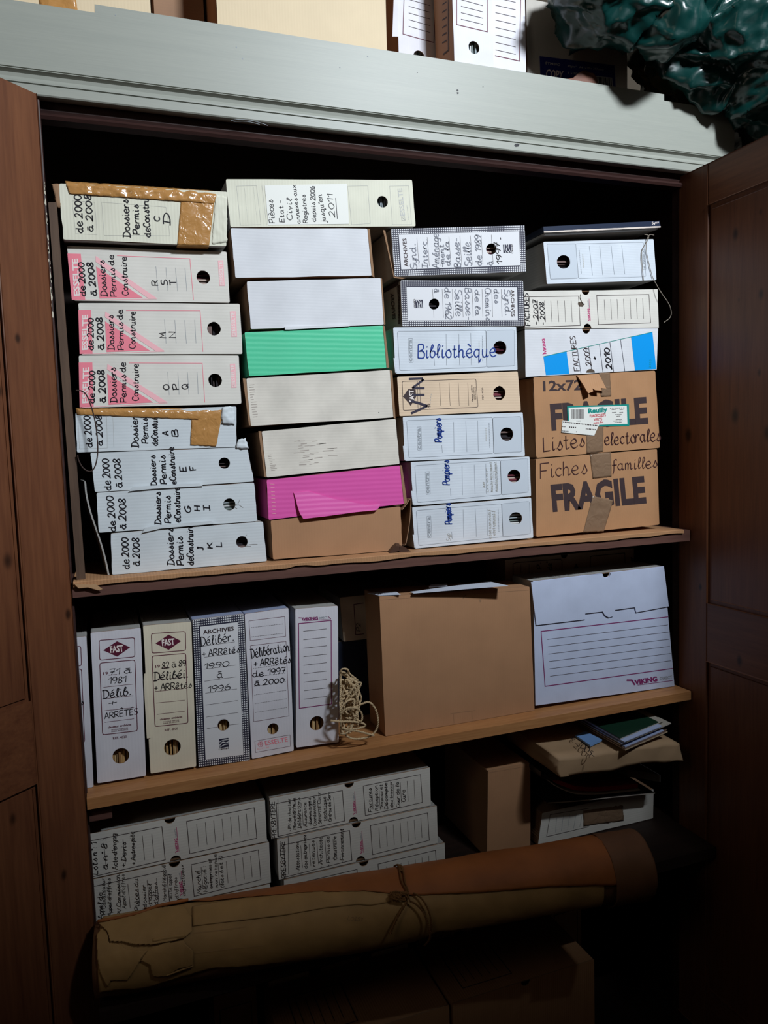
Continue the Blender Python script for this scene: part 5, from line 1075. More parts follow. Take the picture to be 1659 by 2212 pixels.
# ================================================================== lower shelf
GL3 = 'archive boxes lying on the lower shelf'
def W2(X0, X1, za, zb, sk=0.0): return [(X0, za), (X1, za + sk), (X1, zb + sk), (X0, zb)]
def vw(label, X0, X1, za, zb, Y, z0, hands, pl=None, lines=True, wr='greyS', bn=True, notch=True, hf=0.105):
    # frame the print inside the world rectangle
    F = Face('px', Y); Q = [(X0, za + ZC), (X1, za + ZC), (X1, zb + ZC), (X0, zb + ZC)]
    def proj(X, Zz):
        d = np.linalg.inv(R) @ (np.array([X, Y, Zz]) - CAM); return (CX + FPX * d[0] / d[2], CY + FPX * d[1] / d[2])
    H = homog(VIK_Q, [proj(*p) for p in Q]); FF = Face('px', Y, H=H); cx = X0 + (X1 - X0) * 0.478
    b = carton('archive_box', label, 'w', [(X0, za), (X1, za), (X1, zb), (X0, zb)], Y, 0.30, 'esselte', wr, notch=(cx, 0.0125) if notch else None, bnotch=(X0 + (X1 - X0) * 0.495, 0.0125) if bn else None, group=GL3, papers='h', plabel=pl, hcol='brown')
    vik_print(FF, b); k = Ink(Face(z0, Y), 0.0007)
    for t, a, c, h in hands: k.hand(t, a, c, h, w=h * hf)
    return b, k
b, k = vw('white archive box handwritten Lots n° 1 à n° 8, upper of the lower left pair', -0.100, 0.326, -0.842, -0.946, 0.0, 'N',
    [('Lots n°: 1', (246, 858), (240, 622), 44), ('à n° 8 :', (322, 822), (314, 600), 40), ("Acte d'engag", (395, 822), (383, 556), 36), ('+ Devis', (456, 806), (458, 620), 36), ('+ Autres pièc', (530, 786), (518, 540), 34)], 'papers seen through the notch of the Lots box')
k.build('handwriting', b)
b, k = vw("white archive box handwritten Appel d'offres and Marché Négocié", -0.096, 0.331, -0.949, -1.052, 0.0, 'N',
    [('Appel de', (290, 1190), (280, 992), 36), ('Candidatur', (306, 1112), (300, 888), 26), ("Appel d'offres", (352, 1168), (342, 888), 28), ('PV Commission', (424, 1165), (408, 860), 30), ("Appel d'offres", (458, 1112), (444, 858), 26), ('Pièces du', (556, 1128), (546, 890), 34), ('dossier', (612, 1105), (604, 938), 30),
     ("d'appel", (652, 1095), (645, 928), 28), ("d'offres", (696, 1085), (690, 920), 28), ('Marché Négocié', (758, 1058), (752, 790), 26), ('suite appel', (802, 1042), (794, 858), 24), ("d'offres", (850, 1038), (836, 880), 24), ('infructueux', (902, 1018), (886, 785), 26),
     ('Marché', (1022, 1002), (1010, 830), 34), ('Négocié :', (1066, 988), (1052, 798), 30), ('entreprises et', (1104, 962), (1092, 742), 24), ('non retenue', (1144, 952), (1132, 708), 24), ('(lots 6 et 7)', (1188, 955), (1176, 722), 26)], 'papers seen through the notch of the Appel box')
k.build('handwriting', b)
carton('archive_box', 'white archive box hidden under the Marché Négocié box, behind the paper roll', 'w', [(-0.098, -1.055), (0.329, -1.055), (0.329, -1.158), (-0.098, -1.158)], 0.0, 0.30, 'esselte', 'greyS', group=GL3)
b, k = vw('white archive box handwritten Presbytère with Factures, topmost of its pile', 0.337, 0.761, -0.840, -0.943, 0.0, 'O',
    [('PRESBYTÈRE', (142, 716), (124, 420), 36), ('- PV de chantier', (262, 660), (256, 395), 26), ('Plans, EXE / mise', (302, 645), (294, 390), 26), ('Délibérations', (342, 634), (334, 390), 28), ('Assurance', (390, 622), (382, 425), 26), ('dommages', (428, 612), (418, 388), 26), ('Coordonnateur', (466, 614), (456, 378), 26),
     ('Sécurité. Contr', (506, 602), (498, 345), 26), ('technique', (548, 578), (542, 378), 26), ('Ordres de Serv', (590, 580), (580, 345), 26), ('Factures', (920, 502), (914, 312), 30), ('Réception', (970, 492), (962, 285), 26), ('Travaux et', (1012, 484), (1002, 280), 26), ('Décompte', (1048, 478), (1040, 265), 26), ('des travaux', (1090, 468), (1082, 258), 24), ('Cour de la', (1146, 466), (1136, 260), 28), ('Cure', (1190, 420), (1186, 322), 28)], 'papers seen through the notch of the topmost Presbytère box')
k.line((156, 706), (152, 400), 3, 'ink'); k.build('handwriting', b)
b, k = vw('white archive box handwritten Presbytère, Architecte and Financement', 0.350, 0.776, -0.9455, -1.0475, -0.004, 'O',
    [('PRESBYTÈRE', (220, 1042), (206, 745), 36), ('- Attestations', (330, 1000), (320, 748), 28), ('des entreprises', (392, 962), (380, 690), 28), ('retenues', (456, 945), (448, 735), 28), ('- Architecte', (516, 958), (512, 705), 28), ('- Permis de', (578, 948), (570, 700), 28), ('Construire', (632, 892), (626, 700), 28), ('- Financement', (690, 922), (684, 640), 30)], 'papers seen through the notch of the second Presbytère box')
k.line((240, 1010), (236, 700), 3, 'ink'); k.build('handwriting', b)
b, k = vw('lowest archive box of the Presbytère pile, half hidden by the paper roll', 0.362, 0.795, -1.050, -1.156, -0.006, 'O', [], 'papers seen through the notch of the lowest box in the Presbytère pile', bn=False); k.build('handwriting', b)
b = carton('cardboard_box', 'narrow brown carton standing on the lower shelf, right of the Presbytère pile', 'w', [(0.957, -0.905), (1.092, -0.907), (1.087, -1.158), (0.948, -1.158)], 0.05, 0.28, 'kraft', 'kraft', group=None)
k = Ink(Face('P', 0.05)); k.line((235, 540), (525, 492), 2, 'edge'); k.build('fold_line', b)
b = carton('archive_box', 'dim white archive box patched with brown tape under the folders', 'w', [(1.128, -1.062), (1.520, -1.066), (1.518, -1.158), (1.112, -1.156)], 0.05, 0.25, 'esselte', 'kraftS', group=None)
k = Ink(Face('P', 0.05)); k.lines([(930, 912), (640, 980), (665, 828), (930, 785)], 3, 'bprint')
for i in range(6): k.line((712 + i * 44, 835 - i * 6), (700 + i * 42, 950 - i * 9), 2, 'gprint')
k.build('ruled_frame', b)
sheet('tape_patch', 'P', 0.05, [(890, 800), (1165, 762), (1170, 868), (895, 905)], 16, 10, 0.002, 50, K['tape2'], b, 0.0004, 0.001, 0.003, 31)
def slab(name, label, cat, z0, pts, Y, th, depth, mat, rise=0.0, group=None, dx=0.0, edge=None):
    F = Face(z0, Y); c = [F(p) for p in crom(pts, 5)]; m = MB(); n = len(c)
    T = np.array([0, 0, th]); D = np.array([dx, depth, rise]); m.v = [tuple(p) for p in c] + [tuple(p + T) for p in c] + [tuple(p + D) for p in c] + [tuple(p + D + T) for p in c]
    for i in range(n - 1): m.f += [(i, i + 1, n + i + 1, n + i), (n + i, n + i + 1, 3 * n + i + 1, 3 * n + i), (2 * n + i, 2 * n + i + 1, i + 1, i), (2 * n + i, 3 * n + i, 3 * n + i + 1, 2 * n + i + 1)]; m.m += [1, 0, 0, 0]
    m.f += [(0, n, 3 * n, 2 * n), (n - 1, 3 * n - 1, 4 * n - 1, 2 * n - 1)]; m.m += [0, 0]
    return setp(m.build(name, [mat, edge or mat]), label, cat, group)
KD = plain('black_folder', sr(36, 32, 34), 0.35); KE = plain('folder_paper_edge', sr(170, 160, 150), 0.7); KR = plain('red_folder', sr(150, 24, 40), 0.4); KG = plain('grey_sheet', sr(110, 108, 106), 0.6)
GP = 'folders piled under the kraft envelope'
slab('folder', 'lowest dark folder of the pile, lying on the taped white box', 'folder', 'P', [(650, 752), (860, 738), (1100, 712), (1388, 684)], 0.0, 0.003, 0.25, KD, 0.0, GP, edge=KE)
slab('folder', 'black folder just under the bowed white papers', 'folder', 'P', [(660, 724), (850, 712), (1100, 693), (1340, 668)], 0.01, 0.004, 0.24, KD, 0.0, GP)
slab('paper_sheets', 'bowed white papers sticking out under the red folder', 'papers', 'P', [(692, 628), (760, 662), (850, 688), (1000, 690), (1150, 676), (1285, 662)], 0.0, 0.0035, 0.22, KE, 0.0, GP)
slab('folder', 'red folder in the dark pile below the kraft envelope', 'folder', 'P', [(700, 610), (780, 642), (860, 664), (1000, 668), (1150, 656), (1270, 644)], 0.002, 0.013, 0.22, KR, 0.0, GP)
slab('folder', 'dark curved folder directly below the kraft envelope', 'folder', 'P', [(600, 560), (625, 585), (760, 588), (880, 578), (1050, 560)], -0.01, 0.012, 0.25, KD, 0.0, GP, edge=KD)
slab('paper_sheet', 'drooping grey sheet at the far end of the folder pile', 'paper', 'P', [(1195, 570), (1300, 582), (1425, 606)], -0.012, 0.022, 0.18, KG, 0.0, GP)
# kraft envelope parcel
K['env'] = card('kraft_paper', sr(176, 146, 114), 'X', 0.3, 0.15, flute=8)
FE = Face('P', -0.10); P = [FE(p) for p in ((716, 440), (900, 420), (1100, 392), (1350, 358), (1555, 336), (1566, 390), (1576, 458), (1480, 468), (1300, 478), (1200, 498), (1080, 528), (900, 542), (800, 560), (735, 572), (722, 545), (712, 490))]
m = MB(); m.prism(P, (-0.004, 0.27, 0.006)); bm = bmesh.new(); me = bpy.data.meshes.new('t'); me.from_pydata([tuple(v) for v in m.v], [], m.f); bm.from_mesh(me)
bmesh.ops.recalc_face_normals(bm, faces=bm.faces); bmesh.ops.triangulate(bm, faces=bm.faces); bmesh.ops.subdivide_edges(bm, edges=bm.edges[:], cuts=5, use_grid_fill=True)
for v in bm.verts:
    n_ = noise.noise_vector(v.co * 22) * 0.0035; v.co += n_
m = MB(); m.bm(bm); ev = m.build('kraft_parcel', K['env'], None, True); setp(ev, 'crumpled kraft paper parcel marked 2005 lying on the folders', 'parcel')
zt = float(max(P[0][2], P[4][2])) + 0.001; k = Ink(Face('P', float(P[0][2]) + 0.0035, 'Z', n=(0, 0, 1)), 0.0015)
k.hand('2005-', (842, 345), (955, 445), 40, 'ink', 6); k.hand('e', (815, 318), (838, 316), 30, 'ink', 5); k.build('handwriting', ev)
zs = float(P[2][2]) + 0.007
A_ = unZ(*zp('P', (1160, 382)), zs); B_ = unZ(*zp('P', (905, 235)), zs); C_ = unZ(*zp('P', (1440, 262)), zs)
u1 = (B_ - A_); u2 = (C_ - A_); u1 = u1 / np.linalg.norm(u1) * 0.27; u2 = u2 / np.linalg.norm(u2) * 0.21; rr = random.Random(5)
cols = [sr(196, 178, 150), sr(180, 160, 134), sr(150, 136, 120), sr(176, 170, 160), sr(110, 90, 80)]; KM = [plain('magazine_%d' % i, c, 0.5) for i, c in enumerate(cols)]; KB = plain('blue_white_paper', sr(176, 190, 226), 0.5); KGr = plain('green_cover', sr(24, 54, 40), 0.45)
for i in range(13):
    zz = zs - 0.0005 + i * 0.0026; j = u1 * (rr.uniform(-.05, .05)) + u2 * rr.uniform(-.04, .06); a = A_ + j; a = np.array([a[0], a[1], zz]); s1, s2 = u1 * rr.uniform(.9, 1.0), u2 * rr.uniform(.82, 1.0)
    m = MB(); m.prism([a, a + s2, a + s1 + s2, a + s1], (0, 0, 0.0021)); mt = KGr if i == 12 else (KB if i in (3, 6, 7, 9, 10) else KM[rr.randrange(5)])
    nth = ['lowest', 'second from the bottom', 'third from the bottom', 'fourth from the bottom', 'fifth from the bottom', 'middle one', 'seventh from the bottom', 'sixth from the top', 'fifth from the top', 'fourth from the top', 'third from the top', 'just under the green cover', ''][i]
    o = m.build('magazine', mt); setp(o, 'dark green magazine on top of the fanned stack' if i == 12 else ('bluish' if mt == KB else 'beige') + ' magazine, ' + nth + ', of the fan on the kraft parcel', 'magazine', 'magazines fanned on the kraft parcel')
o = flat('notepad', 'small light blue notepad on the kraft parcel', 'notepad', 'P', [(838, 292), (906, 264), (1022, 322), (940, 362)], float(P[1][2]) + 0.003, 0.005, plain('light_blue_card', sr(120, 160, 214), 0.5))
# ================================================================== paper roll
zc_ = z(-1.076); PA = unZ(225, 2068, zc_); PB = unZ(1300, 1880, zc_); ax = (PB - PA); ax /= np.linalg.norm(ax); RR = 0.079
P0 = PA - ax * 0.014; e1 = np.cross(ax, [0, 0, 1]); e1 /= np.linalg.norm(e1)
if e1[1] > 0: e1 = -e1
e2 = np.array([0, 0, 1.0])
def cyl_hit(px, py, r):
    d = ray(px, py); o = CAM - P0; da = np.dot(d, ax); oa = np.dot(o, ax); dp = d - ax * da; op = o - ax * oa
    A = dp @ dp; B = 2 * dp @ op; Cc = op @ op - r * r; D = B * B - 4 * A * Cc
    t = (-B - math.sqrt(max(D, 0))) / (2 * A); p = CAM + d * t; q = p - P0; s = float(np.dot(q, ax)); q = q - ax * s
    return s, math.atan2(float(q @ e2), float(q @ e1))
def cyl_pt(s, th, r): return P0 + ax * s + e1 * (r * math.cos(th)) + e2 * (r * math.sin(th))
roll = empty('paper_roll', tuple(cyl_pt(0.6, -PI / 2, RR)), 'long rolled bundle of torn brown paper tied with string across the lower shelf', 'paper roll')
LR = cyl_hit(1405, 1866, RR)[0] + 0.01
K['rtan'] = card('old_tan_paper', sr(172, 134, 84), 'X', 0.35, 0.25, flute=5); K['rbrn'] = card('old_brown_paper', sr(160, 94, 48), 'X', 0.3, 0.3, flute=5); K['rdrk'] = card('aged_dark_paper', sr(120, 82, 56), 'X', 0.4, 0.3, flute=5)
def cylsheet(name, s0, s1, lo, hi, r, mat, ds=0.006, nth=26, amp=0.002, seed=0, label=None, th=0.0007):
    """sheet wrapped between the angles lo(s)..hi(s)"""
    ns = int((s1 - s0) / ds); v = []; f = []
    for i in range(ns + 1):
        s = s0 + (s1 - s0) * i / ns; a, b_ = lo(s), hi(s)
        for j in range(nth + 1):
            t = a + (b_ - a) * j / nth; rr_ = r + amp * noise.noise(Vector((s * 9, t * 1.6, seed))) + amp * 0.35 * noise.noise(Vector((s * 45, t * 7, seed + 3)))
            if j == 0: rr_ += 0.0015 * abs(noise.noise(Vector((s * 30, 0, seed))))
            v.append(cyl_pt(s, t, rr_))
    for i in range(ns):
        for j in range(nth): a = i * (nth + 1) + j; f.append((a, a + nth + 1, a + nth + 2, a + 1))
    o = mesh(name, v, f, mat, roll, None, True); md = o.modifiers.new('s', 'SOLIDIFY'); md.thickness = th; md.offset = 1
    if label: o['label'] = label
    return o
def edge(pts, r, rag=0.02, seed=0, fr=70):
    H = sorted(cyl_hit(*p, r) for p in pts); xs = [h[0] for h in H]; ys = [h[1] for h in H]
    return lambda s: float(np.interp(s, xs, ys)) + rag * noise.noise(Vector((s * fr, seed, 0))) + rag * 0.7 * noise.noise(Vector((s * fr * 3, seed, 4)))
cylsheet('inner_roll', 0.0, LR - 0.02, lambda s: -PI, lambda s: PI, RR - 0.006, K['rdrk'], 0.02, 40, 0.001, 1)
eb = edge([zp('Q', p) for p in ((185, 720), (260, 705), (450, 690), (560, 655), (790, 590), (960, 578), (1200, 555), (1659, 492))] + [zp('R', p) for p in ((380, 600), (500, 532), (750, 498), (1000, 452), (1290, 402))], RR, 0.03, 2)
cylsheet('torn_sheet', 0.012, cyl_hit(1300, 1880, RR)[0], eb, lambda s: 2.6, RR - 0.001, K['rtan'], 0.004, 40, 0.0022, 5, 'tan outer sheet with a ragged lower edge')
eb0 = edge([zp('Q', p) for p in ((190, 735), (300, 752), (420, 745), (700, 705), (980, 640), (1200, 620), (1500, 570))], RR, 0.035, 8)
cylsheet('torn_sheet', 0.02, cyl_hit(740, 1950, RR)[0], eb0, lambda s: 0.6, RR - 0.0035, K['rdrk'], 0.004, 30, 0.002, 6, 'darker under-sheet with a ragged edge')
ew = edge([zp('Q', p) for p in ((380, 275), (480, 245), (580, 222), (660, 200), (700, 214), (800, 214), (1000, 196), (1250, 172), (1400, 162), (1659, 165))] + [zp('R', p) for p in ((0, 346), (180, 341), (360, 362), (720, 347), (1000, 322), (1240, 316), (1290, 318))], RR + 0.004, 0.012, 12)
cylsheet('wrapper_sheet', cyl_hit(*zp('Q', (420, 268)), RR + .004)[0], cyl_hit(1325, 1870, RR)[0], ew, lambda s: 2.7, RR + 0.0035, K['rbrn'], 0.004, 34, 0.0022, 9, 'orange-brown wrapper along the upper side')
ef = edge([zp('Q', p) for p in ((693, 353), (850, 335), (1200, 292), (1659, 242))] + [zp('R', p) for p in ((0, 418), (150, 402), (290, 392))], RR + .002, 0.004, 14)
cylsheet('overlap_sheet', cyl_hit(*zp('Q', (693, 353)), RR)[0], cyl_hit(*zp('R', (300, 392)), RR)[0], ef, lambda s: 1.6, RR + 0.0015, K['rtan'], 0.006, 20, 0.001, 5, 'overlapping tan sheet edge')
el = edge([zp('R', (1290, 318)), zp('R', (1440, 300))], RR, 0.03, 20)
cylsheet('end_sleeve', cyl_hit(1322, 1868, RR)[0], LR, lambda s: -PI * 0.98 + 0.1, lambda s: PI * 0.98, RR + 0.0048, K['rdrk'], 0.004, 44, 0.004, 22, 'paler crumpled end')
def inpoly(p, poly):
    c = False; n = len(poly)
    for i in range(n):
        a, b_ = poly[i], poly[i - 1]
        if (a[1] > p[1]) != (b_[1] > p[1]) and p[0] < (b_[0] - a[0]) * (p[1] - a[1]) / (b_[1] - a[1]) + a[0]: c = not c
    return c
def patch(name, z0, poly, r, mat, label=None, cell=0.0016, amp=0.002, seed=0, lift=None):
    H = [cyl_hit(*zp(z0, p), r) for p in poly]; H = [(s, t * r) for s, t in H]
    lo_ = np.min(H, axis=0); hi_ = np.max(H, axis=0); nx = int((hi_[0] - lo_[0]) / cell) + 1; ny = int((hi_[1] - lo_[1]) / cell) + 1; idx = {}; v = []; f = []
    def vi(i, j):
        if (i, j) not in idx:
            s = lo_[0] + i * cell; t = lo_[1] + j * cell; q = r + amp * noise.noise(Vector((s * 14, t * 14, seed))) + amp * .4 * noise.noise(Vector((s * 60, t * 60, seed)))
            if lift: q += lift(s, t, H)
            idx[(i, j)] = len(v); v.append(cyl_pt(s, t / r, q))
        return idx[(i, j)]
    for i in range(nx):
        for j in range(ny):
            if inpoly((lo_[0] + (i + .5) * cell, lo_[1] + (j + .5) * cell), H): f.append((vi(i, j), vi(i + 1, j), vi(i + 1, j + 1), vi(i, j + 1)))
    o = mesh(name, v, f, mat, roll, None, True); md = o.modifiers.new('s', 'SOLIDIFY'); md.thickness = 0.0007; md.offset = 1
    if label: o['label'] = label
    return o
patch('torn_layer', 'U', [(60, 345), (125, 335), (420, 262), (640, 190), (900, 170), (985, 290), (992, 420), (905, 495), (720, 530), (590, 555), (430, 555), (380, 545), (300, 525), (175, 522), (150, 430)], RR + 0.0075, K['rtan'], 'torn upper layer at the near end', seed=3)
patch('torn_layer', 'U', [(45, 450), (130, 350), (165, 540), (285, 560), (330, 600), (540, 620), (480, 700), (420, 800), (345, 910), (180, 915), (150, 980), (75, 830), (50, 700)], RR + 0.0028, K['rtan'], 'torn lower layer at the near end', seed=4)
patch('torn_layer', 'U', [(545, 620), (700, 545), (900, 520), (1000, 620), (1000, 760), (860, 790), (730, 870), (600, 880), (575, 760), (480, 715)], RR + 0.0055, K['rtan'], 'square torn layer', seed=6)
m = tube(crom([cyl_pt(*cyl_hit(*zp('U', p), RR + 0.006), RR + 0.006) for p in ((600, 515), (680, 500), (800, 480), (915, 468))], 4), 0.0042, 10); m.build('curled_tear', K['rtan'], roll, True)
m = tube(crom([cyl_pt(*cyl_hit(*zp('U', p), RR + 0.005), RR + 0.005) for p in ((735, 862), (800, 838), (900, 800), (1000, 765))], 4), 0.0022, 8); m.build('curled_tear', K['rtan'], roll, True)
m = tube(crom([cyl_pt(*cyl_hit(*zp('Q', p), RR + 0.008), RR + 0.006) for p in ((178, 322), (300, 300), (420, 272), (500, 240), (600, 218), (668, 200))], 4), 0.0035, 8); m.build('curled_tear', K['rbrn'], roll, True)
class CF:
    n = np.array([0.0, -0.6, 0.35]); 
    def __init__(s, z0, r): s.z0 = z0; s.r = r
    def __call__(s, p, e=0.0): return cyl_pt(*cyl_hit(*zp(s.z0, p), s.r), s.r) + s.n * e
k = Ink(CF('Q', RR + 0.0022), 0.001); k.hand('LOISY', (1535, 320), (1618, 326), 20, 'bprint', 1.6); k.build('lettering', roll)
k = Ink(CF('Q', RR + 0.0022), 0.001); k.lines([(800, 338), (985, 318), (984, 356), (850, 374), (700, 390)], 1.4, 'edge'); k.build('stamp_frame', roll)
k = Ink(CF('Q', RR + 0.0022), 0.001); k.lines([(700, 500), (850, 482), (1075, 458)], 1.2, 'edge'); k.build('crease', roll)
K['jute'] = plain('old_jute_string', sr(120, 84, 50), 0.85, 0.1); mb = MB()
def RP(x, y, h=0.0): return cyl_pt(*cyl_hit(*zp('R', (x, y)), RR + 0.009), RR + 0.009 + h)
s0, t0 = cyl_hit(*zp('R', (335, 232)), RR + .009)
twisted(crom([cyl_pt(s0, t, RR + 0.009) for t in (2.4, 1.9, 1.5, t0 + 0.15)] + [RP(335, 232), RP(345, 290), RP(368, 340), RP(385, 392, .003)], 6), 0.0022, 0.009, 5, mb)
twisted(crom([cyl_pt(s0 + .004, t, RR + 0.009) for t in (2.3, 1.8, 1.4, t0 + 0.1)] + [RP(352, 240), RP(362, 300), RP(378, 350), RP(372, 380, .004)], 6), 0.0020, 0.009, 5, mb)
twisted(crom([RP(385, 388, .004), RP(415, 405, .006), RP(445, 440, .006), RP(465, 490, .005), RP(472, 545, .004), RP(450, 590, .002)], 6), 0.0024, 0.009, 5, mb)
twisted(crom([RP(400, 350), RP(430, 370, .002), RP(455, 405, .003), RP(476, 460, .003), RP(480, 530, .002)], 6), 0.0022, 0.009, 5, mb)
twisted(crom([RP(368, 392, .006), RP(345, 425, .007), RP(318, 470, .007), RP(292, 528, .007)], 6), 0.0030, 0.010, 5, mb)
rr = random.Random(8)
for i in range(7): twisted(crom([RP(300 + rr.uniform(-10, 70), 360 + rr.uniform(-10, 30), .004 + rr.uniform(0, .008)) for j in range(5)], 5), 0.0024, 0.009, 5, mb)
mb.build('string_and_knot', K['jute'], roll)
# ================================================================== dark bottom of the cupboard
GB = 'archive boxes in the dark bottom compartment'
K['dimw'] = K['esselte']; BZ = -1.798
names = ['narrow dark archive box behind the near end of the roll, bottom compartment', 'archive box with a pale label reading 8 in the bottom compartment', 'dim brown archive box next to the one with the pale label', 'dim archive box with a squared label frame, bottom compartment',
         'second dim archive box with a label frame, bottom compartment', 'dim archive box above the far end of the flat topped boxes', 'darkest upright archive box near the far cupboard door', 'last upright archive box in the bottom compartment']
for i in range(8):
    X0 = 0.20 + i * 0.150; b = carton('archive_box', names[i], 'w', [(X0, -1.458), (X0 + 0.115, -1.458), (X0 + 0.115, BZ), (X0, BZ)], 0.21, 0.24, 'buff' if i % 2 else 'kraft', 'kraftS', group=GB)
    FB = Face('px', 0.21); 
    def wpt(x, zz, b=b): return np.array([x, 0.21 - 0.0006, z(zz)])
    k = Ink(FB); c = 'bprint'
    if i == 1: k.strip([wpt(X0 + .02, -1.56), wpt(X0 + .10, -1.56)], 0.10, 'paper'); k.strip([wpt(X0 + .045, -1.54), wpt(X0 + .06, -1.53), wpt(X0 + .055, -1.56), wpt(X0 + .07, -1.575)], .004, 'ink', 0.0008)
    k.strip([wpt(X0 + .015, -1.50), wpt(X0 + .1, -1.50), wpt(X0 + .1, -1.62), wpt(X0 + .015, -1.62), wpt(X0 + .015, -1.50)], .0025, c, 0.0004); k.build('label_frame', b)
for (X0, X1, lab) in ((0.335, 0.775, 'flat topped carton with a ruled frame on its lid, bottom compartment'), (0.785, 1.228, 'large dim carton with a notched front edge, bottom compartment')):
    b = carton('storage_box', lab, 'w', [(X0, -1.468), (X1, -1.468), (X1, BZ), (X0, BZ)], -0.05, 0.25, 'carton', 'carton', group=GB, notch=((X0 + X1) / 2, 0.015))
    k = Ink(Face('px', z(-1.468) + .0008, 'Z', n=(0, 0, 1))); 
    def tp(x, y): return np.array([x, y, z(-1.468) + 0.0006])
    k.strip([tp(X0 + .05, -.01), tp(X0 + .2, -.01), tp(X0 + .2, .14), tp(X0 + .05, .14), tp(X0 + .05, -.01)], .003, 'bprint', .0004)
    for j in range(5): k.strip([tp(X0 + .07 + j * .025, .01), tp(X0 + .07 + j * .025, .12)], .002, 'bprint', .0004)
    k.build('lid_print', b)
# ================================================================== on top of the cupboard
GT = 'boxes standing on top of the cupboard'; T0 = 0.904
def top(nm, label, X0, X1, Y, h, depth, fr, sd, holes=(), plabel=None, base=T0, **kw):
    return carton(nm, label, 'w', [(X0, base + h), (X1, base + h), (X1, base), (X0, base)], Y, depth, fr, sd, [(a, c, r_) for a, c, r_ in holes], group=GT, papers='v', plabel=plabel, **kw)
b = top('cardboard_box', 'tan carton with a strip of brown tape at the near end of the cupboard top', -0.26, 0.166, 0.03, 0.30, 0.30, 'tan', 'kraftS')
sheet('packing_tape', 'A', 0.03, [(150, -90), (308, -90), (332, 84), (172, 48)], 14, 20, 0.0025, 30, K['tape'], b, 0.0003, 0.001, 0.001, 41)
top('cardboard_box', 'brown carton set back between the two tan cartons', 0.185, 0.30, 0.16, 0.33, 0.3, 'kraftS', 'kraftS')
top('cardboard_box', 'large plain tan carton in the middle of the cupboard top', 0.309, 0.716, 0.03, 0.42, 0.36, 'tan', 'kraft')
def c2w(z0, p, Y): q_ = un(*zp(z0, p), Y); return float(q_[0]), float(q_[2] - ZC)
hx, hz = c2w('B', (203, 237), 0.10)
b = top('archive_box', 'upright white archive box next to the large tan carton on the cupboard top', 0.775, 0.889, 0.10, 0.345, 0.27, 'whiteX', 'kraftS', [(hx, hz, 0.0155)], 'papers inside the upright white box beside the large tan carton', hcol='white')
k = Ink(Face('B', 0.10)); k.lines([(142, -60), (136, 142), (265, 178), (272, -60)], 3, 'maroon')
for i in range(6): k.line((160 - i * 0, 110 - i * 28 + 0), (250, 136 - i * 28), 2, 'bprint')
k.build('ruled_frame', b)
flap('side_flap', 'B', [(100, -80), (118, -80), (118, 152), (92, 152)], 0.098, 0.003, K['whiteX'], b)
hx, hz = c2w('B', (432, 198), -0.012)
zb_ = 0.9215
b = carton('archive_box', 'white archive box with ragged lower edge standing over the painted board', 'w', [(0.872, zb_ + .345), (0.982, zb_ + .345), (0.984, zb_), (0.876, zb_)], -0.012, 0.105, 'whiteX', 'kraft', [(hx, hz, 0.0150)], group=GT, papers='v', plabel='papers inside the white box with the ragged lower edge', hcol='white')
k = Ink(Face('B', -0.012)); k.lines([(360, -60), (360, 103), (488, 133), (487, -60)], 3, 'maroon')
for i in range(5): k.line((378, 80 - i * 27), (470, 102 - i * 26), 2, 'bprint')
k.build('ruled_frame', b)
Fx = Face('B', float(un(*zp('B', (350, 280)), -0.012)[0]) - 0.0008, 'X', n=(-1, 0, 0)); k = Ink(Fx, 0.0003)
k.lines([(325, -40), (325, 210), (303, 228)], 2.5, 'bprint')
for i in range(6): k.line((300, 20 + i * 32), (318, 8 + i * 32), 2, 'bprint')
k.hand('2', (302, 278), (322, 262), 14, 'maroon', 3); k.build('side_print', b)
hx, hz = c2w('B', (560, 313), 0.03)
b = top('archive_box', 'white archive box behind the ragged edged one, touching the copy paper box', 0.992, 1.103, 0.03, 0.345, 0.27, 'whiteX', 'kraftS', [(hx, hz, 0.0150)], 'papers inside the white box touching the copy paper box', hcol='dark')
k = Ink(Face('B', 0.03)); k.lines([(628, -60), (622, 255), (520, 232)], 3, 'maroon')
for i in range(8): k.line((522, 208 - i * 31), (606, 227 - i * 31), 2, 'bprint')
k.build('ruled_frame', b)
b = top('cardboard_box', 'white copy paper box with a dark blue label under the green bag', 1.125, 1.445, 0.06, 0.255, 0.25, 'greywh', 'greyS') if K.setdefault('greywh', card('grey_white_board', sr(190, 184, 176), 'X', 0.15)) else None
k = Ink(Face('W', 0.06)); k.poly([(50, 395), (578, 460), (590, 700), (60, 640)], 'cpblue'); k.e = 0.0007; k.type('SYMBIO', (90, 452), (195, 466), 18, 'lgprint', 0.01); k.type('COPY', (92, 546), (213, 560), 62, 'wprint', 0.02)
k.type('80g/m²   A4 (210 x 297mm)', (246, 472), (500, 498), 15, 'lgprint', 0.01); k.type('5 x 500 Sheets', (248, 520), (400, 538), 15, 'lgprint', 0.01); k.poly([(440, 535), (560, 548), (568, 648), (476, 640)], 'lgprint'); k.e = 0.001
x = 448
rr = random.Random(3)
while x < 548: w = rr.choice([3, 4, 7]); k.poly([(x, 540 + (x - 440) * .1), (x + w, 540 + (x - 440) * .1), (x + w + 8, 628 + (x - 440) * .1), (x + 8, 628 + (x - 440) * .1)], 'navy'); x += w + rr.choice([3, 5])
k.build('blue_label', b, 'dark blue label reading COPY') if True else None
